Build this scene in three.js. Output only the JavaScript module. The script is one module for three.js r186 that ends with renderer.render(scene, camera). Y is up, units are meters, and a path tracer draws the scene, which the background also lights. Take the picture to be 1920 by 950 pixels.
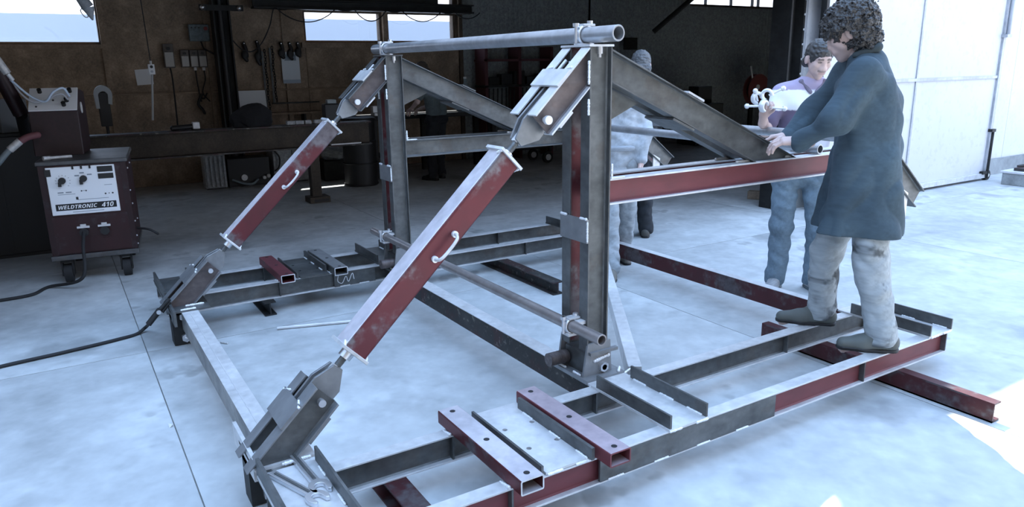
import * as THREE from 'three';
import { mergeGeometries } from 'three/addons/utils/BufferGeometryUtils.js';
import { RoundedBoxGeometry } from 'three/addons/geometries/RoundedBoxGeometry.js';
import { ImprovedNoise } from 'three/addons/math/ImprovedNoise.js';

// ---------- camera, sky, sun, exposure ----------
const scene = new THREE.Scene();
const RAD = Math.PI / 180;
const FOCAL = 1376.27;                                   // pixels, for a 1920 x 950 picture
const camera = new THREE.PerspectiveCamera(2 * Math.atan(475 / FOCAL) / RAD, 1920 / 950, 0.05, 120);
camera.position.set(-2.058, 1.6816, 3.8241);
camera.rotation.set(-14.3791 * RAD, -31.5783 * RAD, -0.8587 * RAD, 'YXZ');
scene.add(camera);
const renderer = new THREE.WebGLRenderer({ antialias: true });
renderer.toneMapping = THREE.LinearToneMapping;
renderer.toneMappingExposure = 2.8;
renderer.shadowMap.enabled = true;
{ // clear blue sky, paler towards the horizon
  const W = 64, H = 32, data = new Float32Array(W * H * 4);
  for (let r = 0; r < H; r++) for (let c = 0; c < W; c++) {
    const el = ((r + 0.5) / H - 0.5) * Math.PI, t = Math.pow(Math.max(0, Math.sin(el)), 0.55), k = (r * W + c) * 4;
    data[k] = 1.28 + (0.55 - 1.28) * t; data[k + 1] = 1.24 + (0.92 - 1.24) * t; data[k + 2] = 1.34 + (1.54 - 1.34) * t; data[k + 3] = 1;
  }
  const sky = new THREE.DataTexture(data, W, H, THREE.RGBAFormat, THREE.FloatType);
  sky.mapping = THREE.EquirectangularReflectionMapping; sky.magFilter = THREE.LinearFilter; sky.needsUpdate = true;
  scene.background = sky; scene.environment = sky;
}
const sun = new THREE.DirectionalLight(new THREE.Color(1, 0.96, 0.9), 6.0);
sun.position.set(0.256 * 30, 0.777 * 30, -0.575 * 30);   // read from the shadow of the sleeper end
sun.castShadow = true; sun.shadow.mapSize.set(4096, 4096);
Object.assign(sun.shadow.camera, { left: -22, right: 22, top: 22, bottom: -22, near: 1, far: 80 });
scene.add(sun); scene.add(sun.target);

// ---------- helpers ----------
let seed = 12345;
const rnd = () => ((seed = (seed * 1664525 + 1013904223) >>> 0) / 4294967296);
const rr = (a, b) => a + (b - a) * rnd();
const V = (x, y, z) => new THREE.Vector3(x, y, z);
const perlin = new ImprovedNoise();
const nz = (x, y, z) => perlin.noise(x + 31.7, y + 17.3, z + 5.9);

// tileable value noise for the textures
function tileNoise(P, sd) {
  const g = new Float32Array(P * P); let s = sd >>> 0;
  for (let i = 0; i < P * P; i++) { s = (s * 1664525 + 1013904223) >>> 0; g[i] = s / 4294967296; }
  return (u, v) => {
    const x = u * P, y = v * P, i = Math.floor(x), j = Math.floor(y), fx = x - i, fy = y - j;
    const a = fx * fx * (3 - 2 * fx), b = fy * fy * (3 - 2 * fy), w = (n) => ((n % P) + P) % P;
    const i0 = w(i), i1 = w(i + 1), j0 = w(j) * P, j1 = w(j + 1) * P;
    return (g[j0 + i0] * (1 - a) + g[j0 + i1] * a) * (1 - b) + (g[j1 + i0] * (1 - a) + g[j1 + i1] * a) * b;
  };
}
function fbm(base, oct, sd) {
  const ns = []; for (let o = 0; o < oct; o++) ns.push(tileNoise(base << o, sd + o * 77));
  return (u, v) => { let s = 0, a = 0.5, t = 0; for (const n of ns) { s += a * n(u, v); t += a; a *= 0.55; } return s / t; };
}
function makeTex(size, fn, srgb = true) {                // fn(u, v) -> [r, g, b] 0..1
  const d = new Uint8Array(size * size * 4);
  for (let j = 0; j < size; j++) for (let i = 0; i < size; i++) {
    const c = fn((i + 0.5) / size, (j + 0.5) / size), k = (j * size + i) * 4;
    for (let m = 0; m < 3; m++) d[k + m] = Math.max(0, Math.min(255, c[m] * 255));
    d[k + 3] = 255;
  }
  const t = new THREE.DataTexture(d, size, size); t.wrapS = t.wrapT = THREE.RepeatWrapping;
  t.magFilter = THREE.LinearFilter; t.minFilter = THREE.LinearMipmapLinearFilter; t.generateMipmaps = true;
  if (srgb) t.colorSpace = THREE.SRGBColorSpace; t.needsUpdate = true; return t;
}
const sm = (a, b, x) => { const t = Math.max(0, Math.min(1, (x - a) / (b - a))); return t * t * (3 - 2 * t); };
const mixc = (a, b, t) => a.map((v, i) => v + (b[i] - v) * t);
const grey = (v) => [v, v, v];

const nA = fbm(4, 6, 11), nB = fbm(8, 5, 23), nC = fbm(32, 4, 37), nD = fbm(3, 5, 51), nE = fbm(64, 3, 71);
const TEX = {
  steel: makeTex(512, (u, v) => { const a = nA(u, v), b = nC(u, v), c = nB(u * 1, v * 3); let g = 0.56 + 0.26 * (a - 0.5) + 0.12 * (b - 0.5) + 0.16 * (c - 0.5);
    return mixc([g, g, g * 0.99], [g * 0.92, g * 0.78, g * 0.68], sm(0.56, 0.7, nB(v, u)) * 0.2); }),
  clean: makeTex(256, (u, v) => grey(0.84 + 0.22 * (nA(u, v) - 0.5) + 0.14 * (nC(u, v) - 0.5))),
  worn: makeTex(512, (u, v) => { const a = nA(u, v), b = nC(u, v), k = sm(0.42, 0.6, a * 0.75 + b * 0.25);  // red primer worn to steel
    return mixc(mixc([0.44, 0.2, 0.22], [0.34, 0.19, 0.2], nB(u, v)), [0.42 + 0.2 * (b - 0.5), 0.39 + 0.2 * (b - 0.5), 0.4 + 0.2 * (b - 0.5)], k); }),
  red: makeTex(512, (u, v) => { const a = nA(u, v), b = nC(u, v); const k = sm(0.6, 0.75, a * 0.7 + b * 0.3);
    return mixc(mixc([0.5, 0.27, 0.29], [0.41, 0.23, 0.25], nB(u, v * 3)), [0.36, 0.33, 0.32], k * 0.8); }),
  rusty: makeTex(512, (u, v) => { const b = nC(u, v), e = nE(u, v); const g = 0.3 + 0.3 * (nA(u, v) - 0.5);
    return mixc(mixc([g, g * 0.97, g * 0.94], [0.33, 0.2, 0.2], sm(0.45, 0.65, nB(u, v)) * 0.6), [0.62, 0.6, 0.55], sm(0.68, 0.76, b) * 0.6 + sm(0.72, 0.8, e) * 0.3); }),
  concrete: makeTex(1024, (u, v) => { const a = nD(u, v), b = nB(u, v), c = nC(u, v), e = nE(u, v);
    let g = 0.735 + 0.17 * (a - 0.5) + 0.15 * (b - 0.5) + 0.1 * (c - 0.5) + 0.08 * (e - 0.5);
    const st = sm(0.63, 0.74, nA(v, u)) * 0.1 + sm(0.71, 0.78, b) * 0.12; g -= st;
    return [g * 0.985, g, g * 1.0]; }),
  concBump: makeTex(512, (u, v) => grey(0.5 + 0.4 * (nC(u, v) - 0.5) + 0.3 * (nE(u, v) - 0.5) + 0.4 * (nD(u, v) - 0.5)), false),
  ply: makeTex(512, (u, v) => { const a = nB(u, v), b = nE(u, v), c = nA(u, v); const g = 0.56 + 0.16 * (a - 0.5) + 0.16 * (b - 0.5) + 0.2 * (c - 0.5); return [g * 1.08, g * 0.96, g * 0.84]; }),
  fine: makeTex(256, (u, v) => grey(0.8 + 0.25 * (nC(u, v) - 0.5) + 0.2 * (nE(u, v) - 0.5))),
  cloth: makeTex(512, (u, v) => grey(0.78 + 0.3 * (nA(u, v) - 0.5) + 0.14 * (nE(u, v) - 0.5))),
  stain: makeTex(512, (u, v) => { const g = 0.8 + 0.15 * (nE(u, v) - 0.5) - 0.4 * sm(0.55, 0.72, nB(u, v)) + 0.15 * (nA(u, v) - 0.5); return [g, g, g * 0.98]; }),
  paint: makeTex(512, (u, v) => { const g = 0.93 + 0.06 * (nA(u, v) - 0.5) - 0.03 * sm(0.6, 0.74, nC(u, v)); return [g, g, g]; }),
};
const std = (o) => new THREE.MeshStandardMaterial(o);
const C3 = (r, g, b) => new THREE.Color().setRGB(r, g, b);
const M = {
  steel: std({ map: TEX.steel, color: C3(0.5, 0.515, 0.52), metalness: 0.55, roughness: 0.48, bumpMap: TEX.steel, bumpScale: 0.0006 }),
  clean: std({ map: TEX.clean, color: C3(1, 1, 1), metalness: 0.25, roughness: 0.4 }),  // pale tone also puts top light into rail flanges and beam tops
  worn: std({ map: TEX.worn, color: C3(1, 1, 1), metalness: 0.5, roughness: 0.42 }),
  red: std({ map: TEX.red, color: C3(0.95, 0.85, 0.85), metalness: 0.2, roughness: 0.52 }),
  rusty: std({ map: TEX.rusty, color: C3(0.75, 0.75, 0.75), metalness: 0.3, roughness: 0.6 }),
  dim: std({ map: TEX.steel, color: C3(0.56, 0.47, 0.47), metalness: 0.45, roughness: 0.5 }),
  pipe: std({ map: TEX.clean, color: C3(0.5, 0.45, 0.43), metalness: 0.5, roughness: 0.32 }),
  redDark: std({ map: TEX.worn, color: C3(0.55, 0.52, 0.51), metalness: 0.4, roughness: 0.5 }),
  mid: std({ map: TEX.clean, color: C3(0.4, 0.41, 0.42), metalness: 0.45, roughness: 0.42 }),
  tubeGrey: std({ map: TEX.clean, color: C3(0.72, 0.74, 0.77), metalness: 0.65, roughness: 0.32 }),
  litTop: std({ map: TEX.clean, color: C3(0.95, 0.9, 0.95), metalness: 0.35, roughness: 0.42 }),  // painted lit tone for tops of red-primed tubes
  litTopRed: std({ map: TEX.clean, color: C3(0.68, 0.55, 0.59), metalness: 0.3, roughness: 0.45 }),  // same painted lit tone, keeping some red
  weld: std({ color: C3(0.86, 0.87, 0.88), metalness: 0.35, roughness: 0.4 }),
  bolt: std({ color: C3(0.75, 0.76, 0.78), metalness: 0.85, roughness: 0.32 }),
  black: std({ color: C3(0.015, 0.015, 0.016), roughness: 0.5 }),
  rubber: std({ color: C3(0.02, 0.02, 0.021), roughness: 0.75 }),
  darkIron: std({ map: TEX.steel, color: C3(0.1, 0.1, 0.1), metalness: 0.4, roughness: 0.6 }),
  concrete: std({ map: TEX.concrete, color: C3(1, 1, 1), roughness: 0.62, bumpMap: TEX.concBump, bumpScale: 0.0025 }),
  joint: std({ map: TEX.fine, color: C3(0.3, 0.3, 0.29), roughness: 0.95 }),
  ply: std({ map: TEX.ply, color: C3(1.0, 0.97, 0.93), roughness: 0.85 }),
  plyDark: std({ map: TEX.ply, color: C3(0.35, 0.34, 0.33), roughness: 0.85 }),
  timber: std({ map: TEX.ply, color: C3(0.95, 0.92, 0.88), roughness: 0.8 }),
  sheet: std({ map: TEX.fine, color: C3(0.5, 0.54, 0.54), roughness: 0.7, metalness: 0.2 }),
  paint: std({ map: TEX.paint, color: C3(0.72, 0.72, 0.735), roughness: 0.55 }),
  paintTrim: std({ map: TEX.clean, color: C3(0.62, 0.65, 0.7), roughness: 0.5, metalness: 0.3 }),
  white: std({ color: C3(0.85, 0.86, 0.87), roughness: 0.4 }),
  paper: std({ color: C3(0.8, 0.82, 0.84), roughness: 0.9 }),
  greyBox: std({ map: TEX.fine, color: C3(0.26, 0.33, 0.36), roughness: 0.6 }),
  plasterGrey: std({ map: TEX.concrete, color: C3(0.5, 0.5, 0.5), roughness: 0.9 }),
  plinth: std({ map: TEX.concrete, color: C3(0.55, 0.57, 0.58), roughness: 0.9 }),
  glass: new THREE.MeshPhysicalMaterial({ color: C3(0.95, 0.97, 0.98), transmission: 1, thickness: 0, roughness: 0.03, ior: 1.45 }),
};

// texture coordinates in metres, picked by the way each face points
function uvBox(geo, s = 1, turn = false) {
  let g = geo.index ? geo.toNonIndexed() : geo; const p = g.attributes.position, n = g.attributes.normal, uv = new Float32Array(p.count * 2), ou = rnd(), ov = rnd();
  for (let i = 0; i < p.count; i += 3) {
    const nx = Math.abs(n.getX(i) + n.getX(i + 1) + n.getX(i + 2)), ny = Math.abs(n.getY(i) + n.getY(i + 1) + n.getY(i + 2)), nzv = Math.abs(n.getZ(i) + n.getZ(i + 1) + n.getZ(i + 2));
    for (let k = i; k < i + 3; k++) {
      let a, b; if (nx >= ny && nx >= nzv) { a = p.getZ(k); b = p.getY(k); } else if (ny >= nzv) { a = p.getX(k); b = p.getZ(k); } else { a = p.getX(k); b = p.getY(k); }
      if (turn) [a, b] = [b, a];
      uv[k * 2] = a * s + ou; uv[k * 2 + 1] = b * s + ov;
    }
  }
  g.setAttribute('uv', new THREE.BufferAttribute(uv, 2)); return g;
}
// the faces of a geometry that point along dir, and the rest
function splitFaces(geo, dir, k = 0.75) {
  const g = geo.index ? geo.toNonIndexed() : geo, n = g.attributes.normal, A = [], B = [];
  for (let i = 0; i < n.count; i += 3) (n.getX(i) * dir.x + n.getY(i) * dir.y + n.getZ(i) * dir.z > k ? A : B).push(i);
  return [A, B].map((ids) => { const o = new THREE.BufferGeometry(); for (const a of ['position', 'normal', 'uv']) { const s = g.attributes[a], d = new Float32Array(ids.length * 3 * s.itemSize); ids.forEach((f, j) => d.set(s.array.subarray(f * s.itemSize, (f + 3) * s.itemSize), j * 3 * s.itemSize)); o.setAttribute(a, new THREE.BufferAttribute(d, s.itemSize)); } return o; });
}
const taken = {};
const numbered = (n) => { taken[n] = (taken[n] ?? -1) + 1; return taken[n] ? n + '_' + String(taken[n]).padStart(3, '0') : n; };
function meta(o, label, category, group, kind) {
  if (label) o.userData.label = label; if (category) o.userData.category = category; if (group) o.userData.group = group; if (kind) o.userData.kind = kind; return o;
}
function thing(name, label, category, pos = [0, 0, 0], turn = 0, group) {
  const o = new THREE.Group(); o.name = numbered(name); o.position.set(...pos); o.rotation.y = turn; scene.add(o); return meta(o, label, category, group);
}
function part(parent, name, geo, mat, pos, rot) {
  const m = new THREE.Mesh(geo, mat); m.name = name; m.castShadow = m.receiveShadow = true;
  if (pos) m.position.set(...pos); if (rot) m.rotation.set(...rot); parent.add(m); return m;
}
function solo(name, geo, mat, label, category, pos, rot, group) { const m = part(scene, numbered(name), geo, mat, pos, rot); return meta(m, label, category, group); }
function struct(name, geo, mat, parent = scene, pos) { const m = part(parent, name, geo, mat, pos); if (parent === scene) m.userData.kind = 'structure'; return m; }

// geometries
const box = (x0, x1, y0, y1, z0, z1, s = 1) => { const g = new THREE.BoxGeometry(x1 - x0, y1 - y0, z1 - z0); g.translate((x0 + x1) / 2, (y0 + y1) / 2, (z0 + z1) / 2); return uvBox(g, s); };
const rbox = (x0, x1, y0, y1, z0, z1, r = 0.004, s = 1) => { const g = new RoundedBoxGeometry(x1 - x0, y1 - y0, z1 - z0, 2, r); g.translate((x0 + x1) / 2, (y0 + y1) / 2, (z0 + z1) / 2); return uvBox(g, s); };
const merge = (list) => mergeGeometries(list.map((g) => { let q = g.index ? g.toNonIndexed() : g; for (const k of Object.keys(q.attributes)) if (!['position', 'normal', 'uv'].includes(k)) q.deleteAttribute(k); return q; }));
// polygon in x-y (list of [x, y]), thickness in z
function prism(pts, z0, z1, holes = [], bevel = 0) {
  const s = new THREE.Shape(pts.map((p) => new THREE.Vector2(p[0], p[1])));
  for (const [hx, hy, hr] of holes) { const h = new THREE.Path(); h.absarc(hx, hy, hr, 0, Math.PI * 2, true); s.holes.push(h); }
  const g = new THREE.ExtrudeGeometry(s, { depth: z1 - z0 - 2 * bevel, bevelEnabled: bevel > 0, bevelSize: bevel, bevelThickness: bevel, bevelOffset: -bevel, bevelSegments: 1, curveSegments: 14 });
  g.translate(0, 0, z0 + bevel); return uvBox(g);
}
const cyl = (A, B, r, seg = 14, r2 = r, open = false) => {                 // from point A to point B
  const a = V(...A), b = V(...B), d = b.clone().sub(a), L = d.length(); const g = new THREE.CylinderGeometry(r2, r, L, seg, 1, open);
  g.translate(0, L / 2, 0); g.applyQuaternion(new THREE.Quaternion().setFromUnitVectors(V(0, 1, 0), d.normalize())); g.translate(a.x, a.y, a.z); return g;
};
function pipe(A, B, ro, ri, seg = 28) {                                    // hollow pipe with real wall
  const a = V(...A), b = V(...B), d = b.clone().sub(a), L = d.length();
  const c = 0.0015, pts = [[ri, 0], [ro - c, 0], [ro, c], [ro, L - c], [ro - c, L], [ri, L], [ri, 0]].map((p) => new THREE.Vector2(...p));
  let g = new THREE.LatheGeometry(pts, seg); g = g.toNonIndexed(); g.computeVertexNormals();
  // smooth round the pipe, sharp at the rims
  const p = g.attributes.position, n = g.attributes.normal;
  for (let i = 0; i < p.count; i++) { const ny = n.getY(i); if (Math.abs(ny) < 0.5) { const r = Math.hypot(p.getX(i), p.getZ(i)) || 1, sgn = (n.getX(i) * p.getX(i) + n.getZ(i) * p.getZ(i)) > 0 ? 1 : -1; n.setXYZ(i, sgn * p.getX(i) / r, 0, sgn * p.getZ(i) / r); } }
  const uv = g.attributes.uv; for (let i = 0; i < uv.count; i++) uv.setXY(i, uv.getX(i) * ro * 6.28, p.getY(i));
  g.applyQuaternion(new THREE.Quaternion().setFromUnitVectors(V(0, 1, 0), d.normalize())); g.translate(a.x, a.y, a.z); return g;
}
function tube(pts, r, seg = 40, rad = 8, closed = false) {
  const c = new THREE.CatmullRomCurve3(pts.map((p) => V(...p)), closed); const t = new THREE.TubeGeometry(c, seg, r, rad, closed);
  if (closed) return t;
  const cap = (u, s) => { const g = new THREE.SphereGeometry(r, rad, 6); const q = c.getPointAt(u); g.translate(q.x, q.y, q.z); return g; };
  return merge([t, cap(0), cap(1)]);
}
const ball = (x, y, z, r, sx = 1, sy = 1, sz = 1, seg = 12) => { const g = new THREE.SphereGeometry(r, seg, Math.max(6, seg - 4)); g.scale(sx, sy, sz); g.translate(x, y, z); return g; };
const hexNut = (A, B, r) => cyl(A, B, r, 6);
const lerp2 = (a, b, t) => [a[0] + (b[0] - a[0]) * t, a[1] + (b[1] - a[1]) * t];
// rolled beam lying in an x-y plane: q = [top start, top end, bottom end, bottom start]; returns flanges and web apart
function beamXY(q, zc, { b = 0.064, tw = 0.006, tf = 0.008 } = {}) {
  const h = Math.hypot(q[0][0] - q[3][0], q[0][1] - q[3][1]), k0 = tf / h, k1 = tf / Math.hypot(q[1][0] - q[2][0], q[1][1] - q[2][1]);
  const top = [q[0], q[1], lerp2(q[1], q[2], k1), lerp2(q[0], q[3], k0)].reverse(), bot = [lerp2(q[3], q[0], k0), lerp2(q[2], q[1], k1), q[2], q[3]].reverse();
  const web = [lerp2(q[0], q[3], k0 * 0.9), lerp2(q[1], q[2], k1 * 0.9), lerp2(q[2], q[1], k1 * 0.9), lerp2(q[3], q[0], k0 * 0.9)].reverse();
  const fil = [];                                                             // root fillets
  const f = 0.006, kf0 = (tf + f) / h, kf1 = k1 * (tf + f) / tf;
  for (const s of [-1, 1]) {
    for (const [w0, w1] of [[0, 3], [3, 0]]) {
      const e0 = w0 === 0 ? 0 : 3, e1 = w0 === 0 ? 1 : 2, o0 = w1, o1 = w0 === 0 ? 2 : 1;
      const A0 = lerp2(q[e0], q[o0], k0), A1 = lerp2(q[e1], q[o1], k1), B0 = lerp2(q[e0], q[o0], kf0), B1 = lerp2(q[e1], q[o1], kf1);
      const z0 = zc + s * tw / 2, z1 = zc + s * (tw / 2 + f);
      const P = [A0[0], A0[1], z1, A1[0], A1[1], z1, B1[0], B1[1], z0, A0[0], A0[1], z1, B1[0], B1[1], z0, B0[0], B0[1], z0];
      if ((s > 0) === (w0 === 0)) for (let i = 0; i < 18; i += 9) for (let k = 0; k < 3; k++) { const t = P[i + 3 + k]; P[i + 3 + k] = P[i + 6 + k]; P[i + 6 + k] = t; }
      const g = new THREE.BufferGeometry(); g.setAttribute('position', new THREE.Float32BufferAttribute(P, 3)); g.computeVertexNormals(); fil.push(uvBox(g));
    }
  }
  return { flanges: merge([prism(top, zc - b / 2, zc + b / 2, [], 0.001), prism(bot, zc - b / 2, zc + b / 2, [], 0.001)]), web: merge([prism(web, zc - tw / 2, zc + tw / 2), ...fil]) };
}
function addBeam(parent, name, q, zc, mat, webMat, opt) {
  const g = beamXY(q, zc, opt);
  if (!webMat) return part(parent, name, merge([g.flanges, g.web]), mat);
  const m = part(parent, name, g.flanges, mat); part(m, 'web', g.web, webMat); return m;
}
const railQ = (x0, x1, y1, h) => [[x0, y1], [x1, y1], [x1, y1 - h], [x0, y1 - h]];
// lumpy weld bead between two points
function weldGeo(A, B, r = 0.008) {
  const a = V(...A), b = V(...B), L = a.distanceTo(b), n = Math.max(2, Math.round(L / (r * 1.1))); const out = [];
  for (let i = 0; i <= n; i++) { const p = a.clone().lerp(b, i / n); out.push(ball(p.x, p.y, p.z, r * rr(0.8, 1.12), 1, 1, 1, 7)); }
  return merge(out);
}
const weld = (parent, A, B, r) => part(parent, 'weld_bead', weldGeo(A, B, r), M.weld);
// ---------- the place: concrete apron, hall with a wide doorway, facade with a sliding door ----------
{ // floor: cast slabs with open joints
  const floor = new THREE.Group(); floor.name = 'floor'; floor.userData.kind = 'structure'; scene.add(floor);
  part(floor, 'sub_base', box(-16, 26, -0.35, -0.004, -30, 22, 0.25), M.joint);
  const rows = [[-30, -8.4, [-16, -5, 6, 16, 26]], [-8.4, -3.4, [-16, -5, -1.76, 0.97, 4.2, 7.5, 10.8, 15, 26]], [-3.4, -0.98, [-16, -5, -1.76, 1.5, 4.76, 8, 11.3, 16, 26]],
    [-0.98, 3.0, [-16, -5, -1.76, 1.5, 4.76, 8, 11.3, 16, 26]], [3.0, 7, [-16, -5, -1.76, 1.5, 4.76, 8, 16, 26]], [7, 22, [-16, -5, 1.5, 8, 26]]];
  for (const [z0, z1, xs] of rows) for (let i = 0; i < xs.length - 1; i++)
    part(floor, 'slab', box(xs[i] + 0.003, xs[i + 1] - 0.003, -0.1, 0, z0 + 0.003, z1 - 0.003, 0.27), M.concrete);
}
const ZB = -8.3;                                          // inner face of the back wall
{ // back wall: boarded on one side, dark profiled sheet on the other
  const wall = new THREE.Group(); wall.name = 'wall_back'; wall.userData.kind = 'structure'; scene.add(wall);
  const holes = [[-2.9, -1.3, 2.05, 3.2], [1.57, 2.89, 2.085, 2.58], [2.99, 4.28, 2.085, 2.58], [2.99, 4.28, 2.7, 3.3], [9.95, 13.4, 2.88, 3.9]];
  const xsB = [-3.2, -2.9, -1.3, 1.57, 2.89, 2.99, 4.28, 9.95, 13.4, 15];
  const seg = (x0, x1) => { const hs = holes.filter((h) => h[0] < x1 - 1e-4 && h[1] > x0 + 1e-4).sort((a, b) => a[2] - b[2]); const out = []; let y = 0; for (const h of hs) { out.push([y, h[2]]); y = h[3]; } out.push([y, 4.66]); return out; };
  const bk = []; for (let i = 0; i < xsB.length - 1; i++) for (const [y0, y1] of seg(xsB[i], xsB[i + 1])) bk.push(box(xsB[i], xsB[i + 1], y0, y1, ZB - 0.2, ZB - 0.02));
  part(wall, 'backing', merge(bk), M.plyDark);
  const xsP = [-3.0, -1.3, 0.1, 1.22, 1.57, 2.89, 2.99, 4.36];
  for (let i = 0; i < xsP.length - 1; i++) { let [x0, x1] = [xsP[i], xsP[i + 1]];
    if (x0 > 4.3) continue;
    for (const [y0, y1] of seg(Math.max(x0, -2.85), Math.min(x1, 4.2))) {
      const cut = [y0, ...(y0 < 1.0 && y1 > 1.5 ? [1.35] : []), y1];
      for (let k = 0; k < cut.length - 1; k++) part(wall, 'board', box(x0 + 0.004, x1 - 0.004, cut[k] + 0.003, cut[k + 1] - 0.003, ZB - 0.02, ZB - rr(0, 0.006)), i % 2 ? M.ply : M.ply);
    } }
  // battens and rails on the boards
  for (const x of [-1.28, 1.24]) part(wall, 'batten', box(x - 0.035, x + 0.035, 0, 4.6, ZB, ZB + 0.04), M.ply);
  part(wall, 'batten', box(2.9, 2.98, 1.36, 2.7, ZB - 0.02, ZB + 0.04), M.ply);
  part(wall, 'batten', box(4.33, 4.4, 0, 4.6, ZB, ZB + 0.05), M.plyDark);
  part(wall, 'batten', box(0.06, 0.12, 0, 4.6, ZB, ZB + 0.03), M.ply);
  part(wall, 'sill', box(-3.0, -1.24, 1.99, 2.045, ZB, ZB + 0.07), M.ply);
  part(wall, 'sill', box(1.5, 4.34, 2.0, 2.08, ZB, ZB + 0.06), M.timber);
  // profiled sheet
  const sheet = (x0, x1, y0, y1) => { const pts = []; const P = 0.1; for (let x = x0; x < x1; x += P) { pts.push([x, 0], [x + P * 0.35, 0], [x + P * 0.45, 0.006], [x + P * 0.9, 0.006]); } pts.push([x1, 0]);
    const s = [...pts, [x1, -0.02], [x0, -0.02]]; const g = new THREE.ExtrudeGeometry(new THREE.Shape(s.map((p) => new THREE.Vector2(p[0], -p[1]))), { depth: y1 - y0, bevelEnabled: false }); g.rotateX(-Math.PI / 2); g.translate(0, y0, ZB + 0.001); return uvBox(g); };
  for (const [a, b, c, d] of [[4.4, 7.2, 0, 4.65], [7.2, 9.95, 0, 4.65], [9.95, 13.4, 0, 2.86], [13.4, 14.6, 0, 4.65], [9.95, 13.4, 3.92, 4.65]]) part(wall, 'profiled_sheet', sheet(a, b, c, d), M.sheet);
  part(wall, 'conduit', merge([cyl([-1.3, 1.355, ZB + 0.035], [4.3, 1.36, ZB + 0.035], 0.014, 10)]), M.ply);
}
{ // windows in the back wall
  const win = (n, x0, x1, y0, y1, mull = []) => {
    const w = new THREE.Group(); w.name = 'window_' + n; w.userData.kind = 'structure'; scene.add(w); const z0 = ZB - 0.16, z1 = ZB - 0.03, f = 0.03;
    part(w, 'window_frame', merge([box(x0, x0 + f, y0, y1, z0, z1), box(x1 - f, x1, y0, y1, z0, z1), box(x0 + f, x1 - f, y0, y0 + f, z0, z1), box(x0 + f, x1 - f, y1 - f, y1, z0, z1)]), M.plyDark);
    const xs = [x0 + f, ...mull, x1 - f];
    for (const m of mull) part(w, 'mullion', box(m - 0.012, m + 0.012, y0 + f, y1 - f, z0 + 0.03, z1 - 0.03), M.darkIron);
    for (let i = 0; i < xs.length - 1; i++) part(w, 'pane', box(xs[i] + (i ? 0.012 : 0), xs[i + 1] - (i < xs.length - 2 ? 0.012 : 0), y0 + f, y1 - f, z0 + 0.06, z0 + 0.064), M.glass);
  };
  win(1, -2.9, -1.3, 2.05, 3.2); win(2, 1.57, 2.89, 2.085, 2.58); win(3, 2.99, 4.28, 2.085, 2.58); win(4, 2.99, 4.28, 2.7, 3.3);
  win(5, 9.95, 13.4, 2.88, 3.9, [10.55, 11.35, 12.05, 12.25, 13.15]);
}
{ // shell of the hall
  const roof = new THREE.Group(); roof.name = 'ceiling'; roof.userData.kind = 'structure'; scene.add(roof);
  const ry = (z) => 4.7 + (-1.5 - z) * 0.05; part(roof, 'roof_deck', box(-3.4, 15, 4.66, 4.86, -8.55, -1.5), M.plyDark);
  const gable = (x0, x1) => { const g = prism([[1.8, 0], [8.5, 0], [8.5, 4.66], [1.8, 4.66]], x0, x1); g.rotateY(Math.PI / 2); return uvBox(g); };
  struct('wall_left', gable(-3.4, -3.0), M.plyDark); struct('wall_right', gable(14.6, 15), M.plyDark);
  const fr = new THREE.Group(); fr.name = 'wall_front'; fr.userData.kind = 'structure'; scene.add(fr);
  part(fr, 'pier', box(-13, -2.95, 0, 4.86, -1.8, -1.5), M.paint);
  part(fr, 'gable', prism([[-13, 4.86], [2.2, 4.86], [2.2, 4.96], [1.95, 4.98], [1.75, 5.08], [1.75, 9], [-13, 9]], -1.8, -1.5), M.paint);  // upper part is unseen, added tall to keep sun off the yard
  part(fr, 'lintel', box(-2.95, 5.22, 2.38, 4.86, -1.8, -1.5), M.paint);  // unseen; hung this low to keep the hall dark
  part(fr, 'parapet', box(2.2, 25, 4.86, 4.96, -1.8, -1.5), M.paint);
  part(fr, 'facade_core', box(5.22, 25, 0.24, 4.86, -1.95, -1.72), M.paint);
  for (let x = 5.22; x < 17; x += 0.95) part(fr, 'facade_panel', box(x + 0.003, x + 0.947, 0.24, 4.86, -1.72, -1.69), M.paint);
  part(fr, 'plinth', box(5.22, 25, 0, 0.24, -1.95, -1.66, 0.4), M.plinth);
  // steel jamb column of the doorway
  const col = new THREE.Group(); col.name = 'trim_1'; col.userData.kind = 'structure'; scene.add(col);
  part(col, 'column_web', box(5.01, 5.19, 0, 4.66, -1.86, -1.84), M.darkIron);
  part(col, 'flange', box(4.98, 5.01, 0, 4.66, -1.98, -1.72), M.darkIron); part(col, 'flange', box(5.19, 5.22, 0, 4.66, -1.98, -1.72), M.darkIron);
  for (let y = 0.9; y < 2.9; y += 0.16) part(col, 'bolt', ball(5.205, y, -1.715, 0.014, 1, 1, 0.6, 8), M.bolt);
}
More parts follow.
